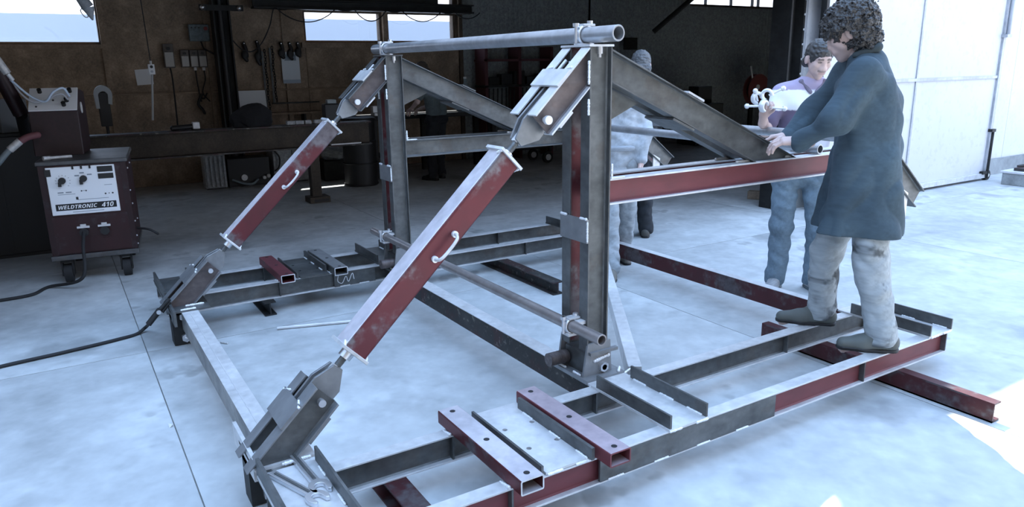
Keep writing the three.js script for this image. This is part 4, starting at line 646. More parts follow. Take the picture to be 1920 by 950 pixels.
  { const t = thing('hose_reel', 'dark red hose reel with a pale hub on the sheet metal wall', 'hose reel', px(1418, 168, 'z', -7.6)); const rm = std({ color: C3(0.14, 0.035, 0.03), roughness: 0.5 }); for (const z of [-0.07, 0.07]) part(t, 'disc', cyl([0, 0, z - 0.01], [0, 0, z + 0.01], 0.34, 32), rm); part(t, 'hose', cyl([0, 0, -0.06], [0, 0, 0.06], 0.25, 28), M.black); part(t, 'hub', cyl([-0.06, 0.06, 0.08], [-0.06, 0.06, 0.1], 0.055, 18), M.clean); part(t, 'arm', box(-0.05, 0.05, -1.0, 0.05, -0.16, -0.1), M.darkIron); part(t, 'stand', box(-0.25, 0.25, -1.2, -1.0, -0.3, 0.1), M.darkIron); part(t, 'hose_end', tube([[-0.2, 0.25, 0.05], [-0.27, 0.42, 0.06], [-0.29, 0.5, 0.06]], 0.018, 10, 8), M.clean); const lo = t.position.y; part(t, 'column', box(-0.06, 0.06, -lo, -1.15, -0.2, -0.08), M.darkIron); part(t, 'foot', box(-0.3, 0.3, -lo, -lo + 0.04, -0.4, 0.2), M.darkIron); }
  { const t = thing('lathe', 'long dark machine with gearbox standing along the sheet metal wall', 'machine', [8.3, 0, -7.5]); part(t, 'bed', rbox(-1.7, 1.7, 0.55, 0.85, -0.3, 0.3, 0.02), M.darkIron); part(t, 'headstock', rbox(-1.6, -0.8, 0.85, 1.45, -0.3, 0.3, 0.03), M.black); part(t, 'carriage', rbox(0.1, 0.6, 0.85, 1.1, -0.35, 0.38, 0.02), M.black); for (const x of [-1.3, 1.3]) part(t, 'pedestal', rbox(x - 0.35, x + 0.35, 0, 0.55, -0.28, 0.28, 0.02), M.black); part(t, 'chuck', cyl([-0.8, 1.15, 0], [-0.68, 1.15, 0], 0.14, 24), M.darkIron); part(t, 'tailstock', rbox(1.1, 1.5, 0.85, 1.2, -0.15, 0.15, 0.02), M.black); part(t, 'hand_wheel', cyl([0.35, 0.95, 0.38], [0.35, 0.95, 0.4], 0.1, 20), M.bolt); }
  for (const [u, v, w, h, d, l] of [[1437, 374, 0.12, 0.1, 0.45, 'pale timber offcut lying on the floor beyond the red arm'], [1462, 362, 0.13, 0.13, 0.13, 'short timber block standing behind the longer offcut']]) solo('timber_block', rbox(-w / 2, w / 2, 0, h, -d / 2, d / 2, 0.006), std({ map: TEX.ply, color: C3(0.9, 0.88, 0.85), roughness: 0.85 }), l, 'timber', fl(u, v), [0, 0.5, 0]);
  { const t = thing('floor_crate', 'pale grey crate on the ground by the facade plinth', 'crate', fl(1925, 345)); part(t, 'box', rbox(-0.28, 0.28, 0, 0.16, -0.2, 0.2, 0.008), M.plinth); part(t, 'lid', rbox(-0.3, 0.3, 0.16, 0.19, -0.22, 0.22, 0.006), M.paint); part(t, 'scrap', merge([box(-0.2, 0.15, 0.19, 0.23, -0.1, 0.05), cyl([-0.1, 0.24, -0.1], [0.2, 0.3, 0.1], 0.02)]), M.rusty); }
  solo('wall_plate', rbox(-0.18, 0.18, -0.12, 0.12, 0.02, 0.05, 0.01), M.darkIron, 'dark plate on the sheet metal wall above the standing men', 'plate', px(1180, 82, 'z', zw + 0.02));
  solo('roof_brace', cyl(px(1318, -20, 'z', -7.0), px(1225, 60, 'z', -7.6), 0.05, 10), M.darkIron, 'slanting steel brace high against the sheet metal wall', 'brace');
}
{ // on the floor and on the frame
  const fl = (u, v, h = 0) => { const p = px(u, v, 'y', h); return [p[0], h, p[2]]; };
  const cb = (pts, r, l) => solo('welding_cable', tube(pts, r, 90, 8), M.rubber, l, 'cable');
  const soc = V(-0.06, 0.415, 0.05).applyAxisAngle(V(0, 1, 0), -7 * RAD).add(V(-1.9, 0, -3.0));
  cb([fl(-60, 571, 0.013), fl(0, 563, 0.013), fl(60, 552, 0.013), fl(90, 538, 0.014), [soc.x - 0.06, 0.1, soc.z + 0.22], [soc.x - 0.02, 0.33, soc.z + 0.1], [soc.x, soc.y, soc.z - 0.01]], 0.013, 'black cable running from the welding machine socket along the floor');
  cb([fl(-60, 703, 0.012), fl(0, 687, 0.012), fl(120, 660, 0.012), fl(220, 636, 0.012), fl(258, 625, 0.012), fl(272, 614, 0.03), px(284, 600, 'z', -1.02), px(300, 582, 'z', -1.02)], 0.011, 'black earth cable across the floor to the frame corner');
  { const a = px(278, 608, 'z', -1.02), b = px(300, 580, 'z', -1.02), c = px(318, 560, 'z', -1.03); const t = thing('earth_clamp', 'black earth clamp biting the corner of the base frame', 'clamp'); part(t, 'grip', cyl(a, b, 0.018, 10), M.black); part(t, 'jaw', merge([cyl(b, c, 0.012, 8), cyl([b[0] + 0.01, b[1] - 0.02, b[2]], [c[0], c[1] - 0.02, c[2]], 0.01, 8)]), M.darkIron); part(t, 'spring', cyl([b[0] - 0.01, b[1] - 0.012, b[2] - 0.02], [b[0] - 0.01, b[1] - 0.012, b[2] + 0.02], 0.014, 10), M.bolt); }
  { const a = fl(520, 615, 0.012), b = fl(700, 598, 0.012); solo('steel_rod', cyl(a, b, 0.011, 12), M.clean, 'straight steel rod lying on the concrete between the cross beams', 'rod'); }
  { const a = fl(492, 639, 0.006), b = fl(427, 644, 0.006); solo('rod_offcut', cyl(fl(414, 641, 0.007), fl(427, 643, 0.007), 0.006, 8), M.clean, 'tiny rod offcut on the concrete beside the left cross beam', 'offcut'); }
  { const p = fl(321, 800); const g = new THREE.TetrahedronGeometry(0.016); g.translate(0, 0.008, 0); solo('paper_scrap', g, M.paper, 'small white scrap lying by the floor joint', 'scrap', p); }
  // open-ended wrenches in the end trough
  const spanner = (l, A, B, s) => {
    const a = V(...A), b = V(...B), L = a.distanceTo(b); const sh = new THREE.Shape(); const w = 0.0135 * s, R = 0.036 * s, r = 0.019 * s;
    sh.moveTo(-w, -L * 0.93); sh.lineTo(w, -L * 0.93); sh.lineTo(w, -R * 1.1); sh.quadraticCurveTo(R * 0.9, -R * 0.9, R, 0.0); sh.quadraticCurveTo(R * 1.05, R * 0.75, R * 0.72, R * 0.98); sh.lineTo(r, R * 0.85); sh.lineTo(r, 0); sh.absarc(0, 0, r, 0, Math.PI, true); sh.lineTo(-r, R * 0.85); sh.lineTo(-R * 0.72, R * 0.98); sh.quadraticCurveTo(-R * 1.05, R * 0.75, -R, 0); sh.quadraticCurveTo(-R * 0.9, -R * 0.9, -w, -R * 1.1); sh.lineTo(-w, -L * 0.93);
    const g = new THREE.ExtrudeGeometry(sh, { depth: 0.013, bevelEnabled: true, bevelSize: 0.002, bevelThickness: 0.002, bevelSegments: 2, curveSegments: 10 }); g.rotateX(-Math.PI / 2); // shape y -> -z
    const t = thing('open_wrench', l, 'wrench', [b.x, A[1], b.z], Math.atan2(-(b.x - a.x), -(b.z - a.z))); part(t, 'jaw_and_shank', g, M.bolt); const rib = new RoundedBoxGeometry(0.011 * s, 0.005, L * 0.72, 2, 0.002); part(t, 'shank_rib', rib, M.steel, [0, 0.0165, L * 0.5]); return t;
  };
  spanner('open-ended wrench on the trough plate, its shank reaching up to the bracket', [-1.455, 0.2295, 1.13], [-1.432, 0.2295, 1.475], 1.05).rotation.order = 'YXZ';
  spanner('open-ended wrench on the trough plate, lying slantwise against its edge', [-1.56, 0.2295, 1.27], [-1.462, 0.2295, 1.535], 1.0);
}
// ---------- people: skin, clothes and hair meshed from joined tapered capsules ----------
// surface nets over a sampled distance field
function netMesh(f, lo, hi, cell, colorAt) {
  const nx = Math.ceil((hi[0] - lo[0]) / cell) + 1, ny = Math.ceil((hi[1] - lo[1]) / cell) + 1, nk = Math.ceil((hi[2] - lo[2]) / cell) + 1;
  const val = new Float32Array(nx * ny * nk); let k = 0;
  for (let z = 0; z < nk; z++) for (let y = 0; y < ny; y++) for (let x = 0; x < nx; x++) val[k++] = f(lo[0] + x * cell, lo[1] + y * cell, lo[2] + z * cell);
  const idx = new Int32Array(nx * ny * nk).fill(-1), pos = [], tri = []; const X = 1, Y = nx, Z = nx * ny;
  const corner = [0, X, Y, X + Y, Z, X + Z, Y + Z, X + Y + Z], edges = [[0, 1], [2, 3], [4, 5], [6, 7], [0, 2], [1, 3], [4, 6], [5, 7], [0, 4], [1, 5], [2, 6], [3, 7]];
  for (let z = 0; z < nk - 1; z++) for (let y = 0; y < ny - 1; y++) for (let x = 0; x < nx - 1; x++) {
    const b = x + y * Y + z * Z; let m = 0; for (let i = 0; i < 8; i++) if (val[b + corner[i]] < 0) m |= 1 << i;
    if (m === 0 || m === 255) continue; let px2 = 0, py = 0, pz = 0, n = 0;
    for (const [a, c] of edges) { const va = val[b + corner[a]], vc = val[b + corner[c]]; if ((va < 0) === (vc < 0)) continue; const t = va / (va - vc); px2 += (a & 1) + ((c & 1) - (a & 1)) * t; py += ((a >> 1) & 1) + (((c >> 1) & 1) - ((a >> 1) & 1)) * t; pz += (a >> 2) + ((c >> 2) - (a >> 2)) * t; n++; }
    idx[b] = pos.length / 3; pos.push(lo[0] + (x + px2 / n) * cell, lo[1] + (y + py / n) * cell, lo[2] + (z + pz / n) * cell);
  }
  const quad = (a, b, c, d, flip) => { if (a < 0 || b < 0 || c < 0 || d < 0) return; if (flip) tri.push(a, c, b, a, d, c); else tri.push(a, b, c, a, c, d); };
  for (let z = 1; z < nk - 1; z++) for (let y = 1; y < ny - 1; y++) for (let x = 1; x < nx - 1; x++) {
    const b = x + y * Y + z * Z, s = val[b] < 0;
    if (s !== val[b + X] < 0) quad(idx[b - Y - Z], idx[b - Z], idx[b], idx[b - Y], !s);
    if (s !== val[b + Y] < 0) quad(idx[b - X - Z], idx[b - X], idx[b], idx[b - Z], !s);
    if (s !== val[b + Z] < 0) quad(idx[b - X - Y], idx[b - Y], idx[b], idx[b - X], !s);
  }
  const g = new THREE.BufferGeometry(); g.setAttribute('position', new THREE.Float32BufferAttribute(pos, 3));
  const nor = new Float32Array(pos.length), uv = new Float32Array(pos.length / 3 * 2), col = colorAt ? new Float32Array(pos.length) : null, e = cell * 0.6;
  for (let i = 0; i < pos.length; i += 3) { const [a, b, c] = [pos[i], pos[i + 1], pos[i + 2]]; let dx = f(a + e, b, c) - f(a - e, b, c), dy = f(a, b + e, c) - f(a, b - e, c), dz = f(a, b, c + e) - f(a, b, c - e); const l = Math.hypot(dx, dy, dz) || 1; nor[i] = dx / l; nor[i + 1] = dy / l; nor[i + 2] = dz / l;
    uv[i / 3 * 2] = a + c * 0.7; uv[i / 3 * 2 + 1] = b; if (col) { const q = colorAt(a, b, c); col[i] = q[0]; col[i + 1] = q[1]; col[i + 2] = q[2]; } }
  g.setAttribute('normal', new THREE.BufferAttribute(nor, 3)); g.setAttribute('uv', new THREE.BufferAttribute(uv, 2)); if (col) g.setAttribute('color', new THREE.BufferAttribute(col, 3)); g.setIndex(tri); return g;
}
const smin = (a, b, k) => { const h = Math.max(k - Math.abs(a - b), 0) / k; return Math.min(a, b) - h * h * k * 0.25; };
const cap = (a, b, r0, r1 = r0) => { const bx = b[0] - a[0], by = b[1] - a[1], bz = b[2] - a[2], L2 = bx * bx + by * by + bz * bz || 1e-9; return (x, y, z) => { const px2 = x - a[0], py = y - a[1], pz = z - a[2]; let t = (px2 * bx + py * by + pz * bz) / L2; t = t < 0 ? 0 : t > 1 ? 1 : t; return Math.hypot(px2 - bx * t, py - by * t, pz - bz * t) - (r0 + (r1 - r0) * t); }; };
const ell = (c, r) => (x, y, z) => { const a = (x - c[0]) / r[0], b = (y - c[1]) / r[1], d = (z - c[2]) / r[2]; const k = Math.hypot(a, b, d); return (k - 1) * Math.min(r[0], r[1], r[2]); };
const join = (list, k) => (x, y, z) => { let d = list[0](x, y, z); for (let i = 1; i < list.length; i++) d = smin(d, list[i](x, y, z), k); return d; };
const boundsOf = (pts, pad) => { const lo = [1e9, 1e9, 1e9], hi = [-1e9, -1e9, -1e9]; for (const p of pts) for (let i = 0; i < 3; i++) { lo[i] = Math.min(lo[i], p[i] - pad); hi[i] = Math.max(hi[i], p[i] + pad); } return [lo, hi]; };
const mid3 = (a, b, t = 0.5) => a.map((v, i) => v + (b[i] - v) * t);
const add3 = (a, b) => a.map((v, i) => v + b[i]);
const sub3 = (a, b) => a.map((v, i) => v - b[i]);
const nrm3 = (a) => { const l = Math.hypot(...a) || 1; return a.map((v) => v / l); };
const mul3 = (a, s) => a.map((v) => v * s);
const crs = (a, b) => [a[1] * b[2] - a[2] * b[1], a[2] * b[0] - a[0] * b[2], a[0] * b[1] - a[1] * b[0]];
const SKIN = [0.62, 0.45, 0.4];
// head in its own frame: origin at the head centre, +z out of the face, +y up
function headGeo(yaw, pitch, c, hairStyle, scale = 1) {
  const S = scale, base = join([ell([0, 0.025, -0.012], [0.077, 0.098, 0.096]), ell([0, -0.055, 0.022], [0.055, 0.066, 0.068]), cap([0, -0.03, 0.086], [0, 0.008, 0.082], 0.014, 0.008), cap([-0.012, -0.036, 0.084], [0.012, -0.036, 0.084], 0.011), cap([0, -0.103, 0.06], [0, -0.1, 0.055], 0.02), cap([-0.035, 0.032, 0.072], [0.035, 0.032, 0.072], 0.012), cap([-0.02, -0.066, 0.077], [0.02, -0.066, 0.077], 0.008), cap([-0.045, -0.015, 0.06], [-0.05, -0.05, 0.035], 0.02), cap([0.045, -0.015, 0.06], [0.05, -0.05, 0.035], 0.02)], 0.022);
  const eyeL = ell([0.031, 0.012, 0.088], [0.018, 0.011, 0.014]), eyeR = ell([-0.031, 0.012, 0.088], [0.018, 0.011, 0.014]), ear = (s) => ell([s * 0.08, -0.005, -0.012], [0.012, 0.033, 0.021]), eL = ear(1), eR = ear(-1), mouth = cap([-0.022, -0.064, 0.088], [0.022, -0.064, 0.088], 0.003);
  const f = (x, y, z) => { let d = base(x, y, z); d = Math.max(d, -smin(eyeL(x, y, z), eyeR(x, y, z), 0.004) * 0.9 - 0.002); return smin(d, Math.min(eL(x, y, z), eR(x, y, z)), 0.008); };
  const colorAt = (x, y, z) => { let s = SKIN; if (z > 0.04) { const ax2 = Math.abs(x); if (ax2 > 0.012 && ax2 < 0.048 && y > 0.028 && y < 0.042) s = [0.2, 0.15, 0.13]; else if (Math.hypot(ax2 - 0.031, (y - 0.012) * 1.5) < 0.013) s = [0.26, 0.2, 0.18]; else if (ax2 < 0.026 && y > -0.073 && y < -0.056) s = [0.52, 0.34, 0.31]; else if (hairStyle === 'moustache' && ax2 < 0.032 && y > -0.056 && y < -0.042) s = [0.34, 0.25, 0.22]; } return s; };
  const g = netMesh(f, [-0.11, -0.14, -0.13], [0.11, 0.14, 0.13], 0.0045, colorAt);
  g.scale(S, S, S); g.rotateX(pitch); g.rotateY(yaw); g.translate(...c); return g;
}
function hairGeo(yaw, pitch, c, style, scale = 1) {
  const curly = style === 'curly', skull = curly ? ell([0, 0.045, -0.03], [0.125, 0.118, 0.135]) : ell([0, 0.035, -0.017], [0.087, 0.1, 0.103]);
  const face = ell([0, curly ? -0.075 : -0.06, curly ? 0.115 : 0.1], curly ? [0.085, 0.105, 0.1] : [0.075, 0.115, 0.09]), neck = ell([0, -0.16, 0.01], [0.12, 0.1, 0.12]), nape = cap([-0.04, -0.05, -0.075], [0.04, -0.05, -0.075], 0.035);
  const f = (x, y, z) => { let d = smin(skull(x, y, z), curly ? ell([0, -0.045, -0.06], [0.105, 0.09, 0.09])(x, y, z) : nape(x, y, z), 0.03); d = Math.max(d, -face(x, y, z)); d = Math.max(d, -neck(x, y, z)); if (!curly) for (const s of [-1, 1]) d = Math.max(d, -ell([s * 0.088, -0.02, 0.0], [0.03, 0.05, 0.032])(x, y, z)); else for (const s of [-1, 1]) d = Math.max(d, -ell([s * 0.1, -0.02, 0.012], [0.045, 0.038, 0.035])(x, y, z));
    return d + (curly ? 0.012 * nz(x * 75, y * 75, z * 75) + 0.016 * nz(x * 34, y * 34, z * 34) + 0.007 * nz(x * 140, y * 140, z * 140) : 0.006 * nz(x * 26, y * 60, z * 26) + 0.004 * nz(x * 80, y * 50, z * 80)); };
  const g = netMesh(f, [-0.17, -0.19, -0.2], [0.17, 0.2, 0.15], curly ? 0.0038 : 0.005); g.scale(scale, scale, scale); g.rotateX(pitch); g.rotateY(yaw); g.translate(...c); return g;
}
// hand: wrist w, direction d of the fingers, palm normal n (side the fingers curl to), side s = +1 left / -1 right
function handGeo(w, d, n, s, curl, spread = 1) {
  d = nrm3(d); n = nrm3(sub3(n, mul3(d, d[0] * n[0] + d[1] * n[1] + d[2] * n[2]))); const t = mul3(crs(n, d), s); // t towards the thumb
  const P = (a, b, c) => add3(w, add3(mul3(d, a), add3(mul3(t, b), mul3(n, c)))); const parts = [cap(P(-0.05, 0, 0), P(0.01, 0, 0), 0.029, 0.027), cap(P(0.02, 0.018, 0), P(0.075, 0.025, 0.002), 0.017, 0.014), cap(P(0.02, -0.014, 0), P(0.072, -0.026, 0.002), 0.017, 0.013), cap(P(0.02, 0, 0), P(0.08, 0, 0), 0.017, 0.014)]; const ends = [];
  const palm = join(parts, 0.02); const fingers = [[0.03, 0.047, 0.0093], [0.011, 0.053, 0.0096], [-0.009, 0.049, 0.0092], [-0.027, 0.038, 0.0082]].map(([b, L, r], i) => {
    const k0 = curl * 0.9 + i * 0.05, k1 = k0 + curl * 1.1, k2 = k1 + curl * 0.8; const a = P(0.078, b, 0.002); const step = (p, ang, l) => add3(p, add3(mul3(d, Math.cos(ang) * l), add3(mul3(n, Math.sin(ang) * l), mul3(t, (b > 0 ? 1 : -1) * 0.06 * l * spread)))); const p1 = step(a, k0, L), p2 = step(p1, k1, L * 0.62), p3 = step(p2, k2, L * 0.45); ends.push(p3, p2, p1); return join([cap(a, p1, r * 1.05, r), cap(p1, p2, r, r * 0.92), cap(p2, p3, r * 0.9, r * 0.78)], 0.004); });
  const t0 = P(0.02, 0.025, 0.006), t1 = P(0.05, 0.052, 0.016), t2 = P(0.078, 0.06, 0.02 + curl * 0.02), th = join([cap(t0, t1, 0.014, 0.011), cap(t1, t2, 0.0105, 0.0085)], 0.006); ends.push(t2);
  const f = (x, y, z) => { let m = palm(x, y, z); for (const q of fingers) m = smin(m, q(x, y, z), 0.006); return smin(m, th(x, y, z), 0.01); };
  const [lo, hi] = boundsOf([P(-0.06, 0, 0), P(0.08, 0.04, 0), P(0.08, -0.04, 0), ...ends], 0.035); return netMesh(f, lo, hi, 0.0036, () => SKIN);
}
const skinMat = std({ vertexColors: true, roughness: 0.6 });
function mergeIdx(list) { return mergeGeometries(list); }
// J: joints in metres in the person's frame (x to their left, y up, z forward)
function person({ label, pos, turn, J, head, hair, hairMat, top, legs, shoes, handSpec, coat, extra }) {
  const o = thing('person', label, 'person', pos, turn);
  const all = Object.values(J); const skin = [];
  // body inside the clothes
  const bl = [cap(J.pelvis, J.chest, 0.07, 0.085), cap(J.chest, J.neck, 0.075, 0.05), cap(J.neck, add3(J.head, [0, -0.06, -0.01]), 0.052, 0.05)];
  for (const s of ['L', 'R']) { bl.push(cap(J.neck, J['sh' + s], 0.04, 0.042), cap(J['sh' + s], J['el' + s], 0.042, 0.036), cap(J['el' + s], J['wr' + s], 0.038, 0.026), cap(J.pelvis, J['hip' + s], 0.065, 0.06), cap(J['hip' + s], J['kn' + s], 0.058, 0.046), cap(J['kn' + s], J['an' + s], 0.046, 0.034), cap(J['an' + s], J['to' + s], 0.03, 0.026)); }
  const bf = join(bl, 0.03); const [lo, hi] = boundsOf(all, 0.12); skin.push(netMesh(bf, lo, hi, 0.014, () => SKIN)); skin.push(headGeo(head.yaw, head.pitch, J.head, head.style, head.scale));
  for (const s of ['L', 'R']) if (handSpec[s]) skin.push(handGeo(J['wr' + s], handSpec[s].d, handSpec[s].n, s === 'L' ? 1 : -1, handSpec[s].curl));
  part(o, 'body', mergeIdx(skin), skinMat);
  part(o, 'hair', hairGeo(head.yaw, head.pitch, J.head, hair, (head.scale ?? 1)), hairMat);
  // trousers
  const fold = (x, y, z, a, f) => a * (nz(x * f, y * f * 1.6, z * f) + 0.6 * nz(x * f * 2.1, y * f * 2.6, z * f * 2.1));
  { const R = legs.r ?? 1; const L = [cap(J.hipL, J.hipR, 0.11 * R)]; for (const s of ['L', 'R']) { L.push(cap(J['hip' + s], J['kn' + s], 0.098 * R, 0.078 * R), cap(J['kn' + s], add3(J['an' + s], [0, -0.015, 0]), 0.078 * R, 0.07 * R)); } const f0 = join(L, 0.03), waist = J.pelvis[1] + 0.13; const f = (x, y, z) => { let d = f0(x, y, z) + fold(x, y, z, 0.008, 9) + 0.024 * (0.17 - Math.abs(nz(x * 6, y * 9 + x * 5, z * 6))); d = Math.max(d, y - waist); return Math.max(d, -(y - Math.min(J.anL[1], J.anR[1]) + 0.055)); };
    const [l2, h2] = boundsOf([J.hipL, J.hipR, J.knL, J.knR, J.anL, J.anR, J.pelvis], 0.17); part(o, 'trousers', netMesh(f, l2, h2, 0.012), legs.mat); }
  // shoes
  for (const s of ['L', 'R']) { const a = J['an' + s], t = J['to' + s], d = nrm3([t[0] - a[0], 0, t[2] - a[2]]), y0 = t[1], heel = add3([a[0], y0, a[2]], mul3(d, -0.045)); const up = (p, h) => [p[0], p[1] + h, p[2]]; const f0 = join([cap(up(heel, 0.035), up(mid3(heel, t, 0.6), 0.035), 0.038, 0.043), cap(up(mid3(heel, t, 0.6), 0.034), up(t, 0.028), 0.043, 0.034), cap(up(heel, 0.06), up(mid3(heel, t, 0.35), 0.075), 0.038, 0.04), cap(up(a, 0.0), up(add3(a, mul3(d, 0.02)), -0.02), 0.042)], 0.03); const f = (x, y, z) => Math.max(f0(x, y, z), y0 - y); const [l2, h2] = boundsOf([heel, t, a], 0.075); const sh = part(o, 'shoe', netMesh(f, l2, h2, 0.007), shoes.mat);
    const fs = join([cap(up(heel, 0.012), up(mid3(heel, t, 0.6), 0.012), 0.042, 0.047), cap(up(mid3(heel, t, 0.6), 0.012), up(t, 0.012), 0.047, 0.037)], 0.02); part(sh, 'sole', netMesh((x, y, z) => Math.max(fs(x, y, z), y - y0 - 0.02, y0 - y), l2, h2, 0.007), shoes.sole ?? M.black); }
  // upper garment
  { const R = top.r ?? 1, T = [], chestL = mid3(J.chest, J.shL, 0.45), chestR = mid3(J.chest, J.shR, 0.45), w = top.waist ?? 0.07, wl = add3(J.pelvis, [w, 0.12, 0]), wr = add3(J.pelvis, [-w, 0.12, 0]);
    T.push(cap(chestL, chestR, 0.112 * R), cap(chestL, wl, 0.11 * R, 0.1 * R), cap(chestR, wr, 0.11 * R, 0.1 * R), cap(mid3(J.chest, J.neck, 0.4), J.neck, 0.095, 0.062), cap(J.neck, J.shL, 0.06, 0.062 * R), cap(J.neck, J.shR, 0.06, 0.062 * R));
    for (const s of ['L', 'R']) { const e = top.short ? mid3(J['sh' + s], J['el' + s], 0.72) : J['el' + s]; const S = R * (top.sleeve ?? 1); T.push(cap(J['sh' + s], e, 0.066 * S, 0.058 * S)); if (!top.short) T.push(cap(J['el' + s], mid3(J['el' + s], J['wr' + s], 0.93), 0.058 * S, 0.046 * S)); }
    const hemY = coat ? coat.hem : J.pelvis[1] + 0.02; if (coat) { for (const [a, b] of coat.panels) T.push(cap(a, b, coat.r0 ?? 0.1, coat.r1 ?? 0.12)); } else T.push(cap(wl, add3(wl, [0, -0.12, 0]), 0.1 * R, 0.1 * R), cap(wr, add3(wr, [0, -0.12, 0]), 0.1 * R, 0.1 * R));
    const f0 = join(T, coat ? 0.06 : 0.045), hp = J.head, topY = J.neck[1] + 0.045; const f = (x, y, z) => { let d = f0(x, y, z) + fold(x, y, z, top.fold ?? 0.009, top.freq ?? 7); if (top.ridge) { const w = nz(x * 3, y * 2, z * 3) * 0.25; d += top.ridge * (0.2 - Math.abs(nz(x * 5 + w, y * 4.2 + z * 2, z * 5 - w))); } d = Math.max(d, hemY - y); const e = Math.hypot(x - J.neck[0], (z - J.neck[2])) ; if (e < 0.16) d = Math.max(d, y - topY - (top.collar ?? 0)); return d; };
    const [l2, h2] = boundsOf([...['neck', 'chest', 'pelvis', 'shL', 'shR', 'elL', 'elR', ...(top.short ? [] : ['wrL', 'wrR'])].map((n) => J[n]), ...(coat ? coat.panels.flat() : [])], 0.17); l2[1] = Math.max(l2[1], hemY - 0.03); const g = netMesh(f, l2, h2, 0.0115, top.colorAt); const m = part(o, coat ? 'coat' : 'shirt', g, top.mat);
    if (top.parts) top.parts(o, m); }
  if (extra) extra(o); return o;
}
const clothMat = (r, g, b, map = TEX.cloth) => std({ map, color: C3(r, g, b), roughness: 0.92 });
const hairDark = std({ color: C3(0.045, 0.042, 0.04), roughness: 0.42 }), hairGrey = std({ map: TEX.cloth, color: C3(0.3, 0.31, 0.32), roughness: 0.7 });
// man in the long work coat, one foot on each rail
person({ label: 'curly-haired man in a long blue-grey work coat standing on the rails', pos: [1.44, 0, 1.54], turn: -2.434,
  J: { head: [0.005, 1.81, 0.105], neck: [0, 1.69, 0.015], chest: [0, 1.5, -0.035], pelvis: [0, 1.13, -0.045], shL: [0.175, 1.6, 0.03], shR: [-0.175, 1.6, 0.06], elL: [0.235, 1.395, 0.14], elR: [-0.2, 1.42, 0.2], wrL: [0.11, 1.285, 0.29], wrR: [-0.07, 1.29, 0.34], hipL: [0.09, 1.08, -0.06], hipR: [-0.09, 1.08, -0.03], knL: [0.15, 0.66, -0.1], knR: [-0.14, 0.66, 0.09], anL: [0.175, 0.31, -0.18], anR: [-0.17, 0.31, 0.085], toL: [0.19, 0.222, 0.0], toR: [-0.165, 0.2225, 0.29] },
  head: { yaw: -0.1, pitch: 0.42, scale: 1.0 }, hair: 'curly', hairMat: hairDark,
  top: { mat: clothMat(0.1, 0.155, 0.195), r: 1.0, sleeve: 1.12, fold: 0.006, freq: 4.2, ridge: 0.045, collar: 0.012, parts: (o) => {
    part(o, 'collar', (() => { const f = join([cap([-0.075, 1.705, 0.06], [-0.065, 1.742, -0.035], 0.019), cap([-0.065, 1.742, -0.035], [0.065, 1.742, -0.035], 0.019), cap([0.065, 1.742, -0.035], [0.075, 1.705, 0.06], 0.019)], 0.02); return netMesh(f, [-0.12, 1.64, -0.1], [0.12, 1.79, 0.11], 0.008); })(), clothMat(0.1, 0.13, 0.14)); } },
  coat: { hem: 0.82, r0: 0.1, r1: 0.125, panels: [[[0.08, 1.45, -0.065], [0.13, 0.68, -0.125]], [[-0.085, 1.45, -0.06], [-0.12, 0.68, -0.1]], [[0.08, 1.4, -0.03], [0.12, 0.68, 0.075]], [[-0.07, 1.4, -0.02], [-0.11, 0.68, 0.09]], [[0, 1.45, -0.07], [0, 0.68, -0.14]]] },
  legs: { mat: std({ map: TEX.stain, color: C3(0.62, 0.68, 0.74), roughness: 0.92 }), r: 1.05 }, shoes: { mat: std({ color: C3(0.11, 0.12, 0.11), roughness: 0.6 }) },
  handSpec: { L: { d: [-0.05, 0.02, 1], n: [-0.3, -1, 0.1], curl: 0.45 }, R: { d: [0.05, -0.05, 1], n: [0.2, -1, 0], curl: 0.5 } } });
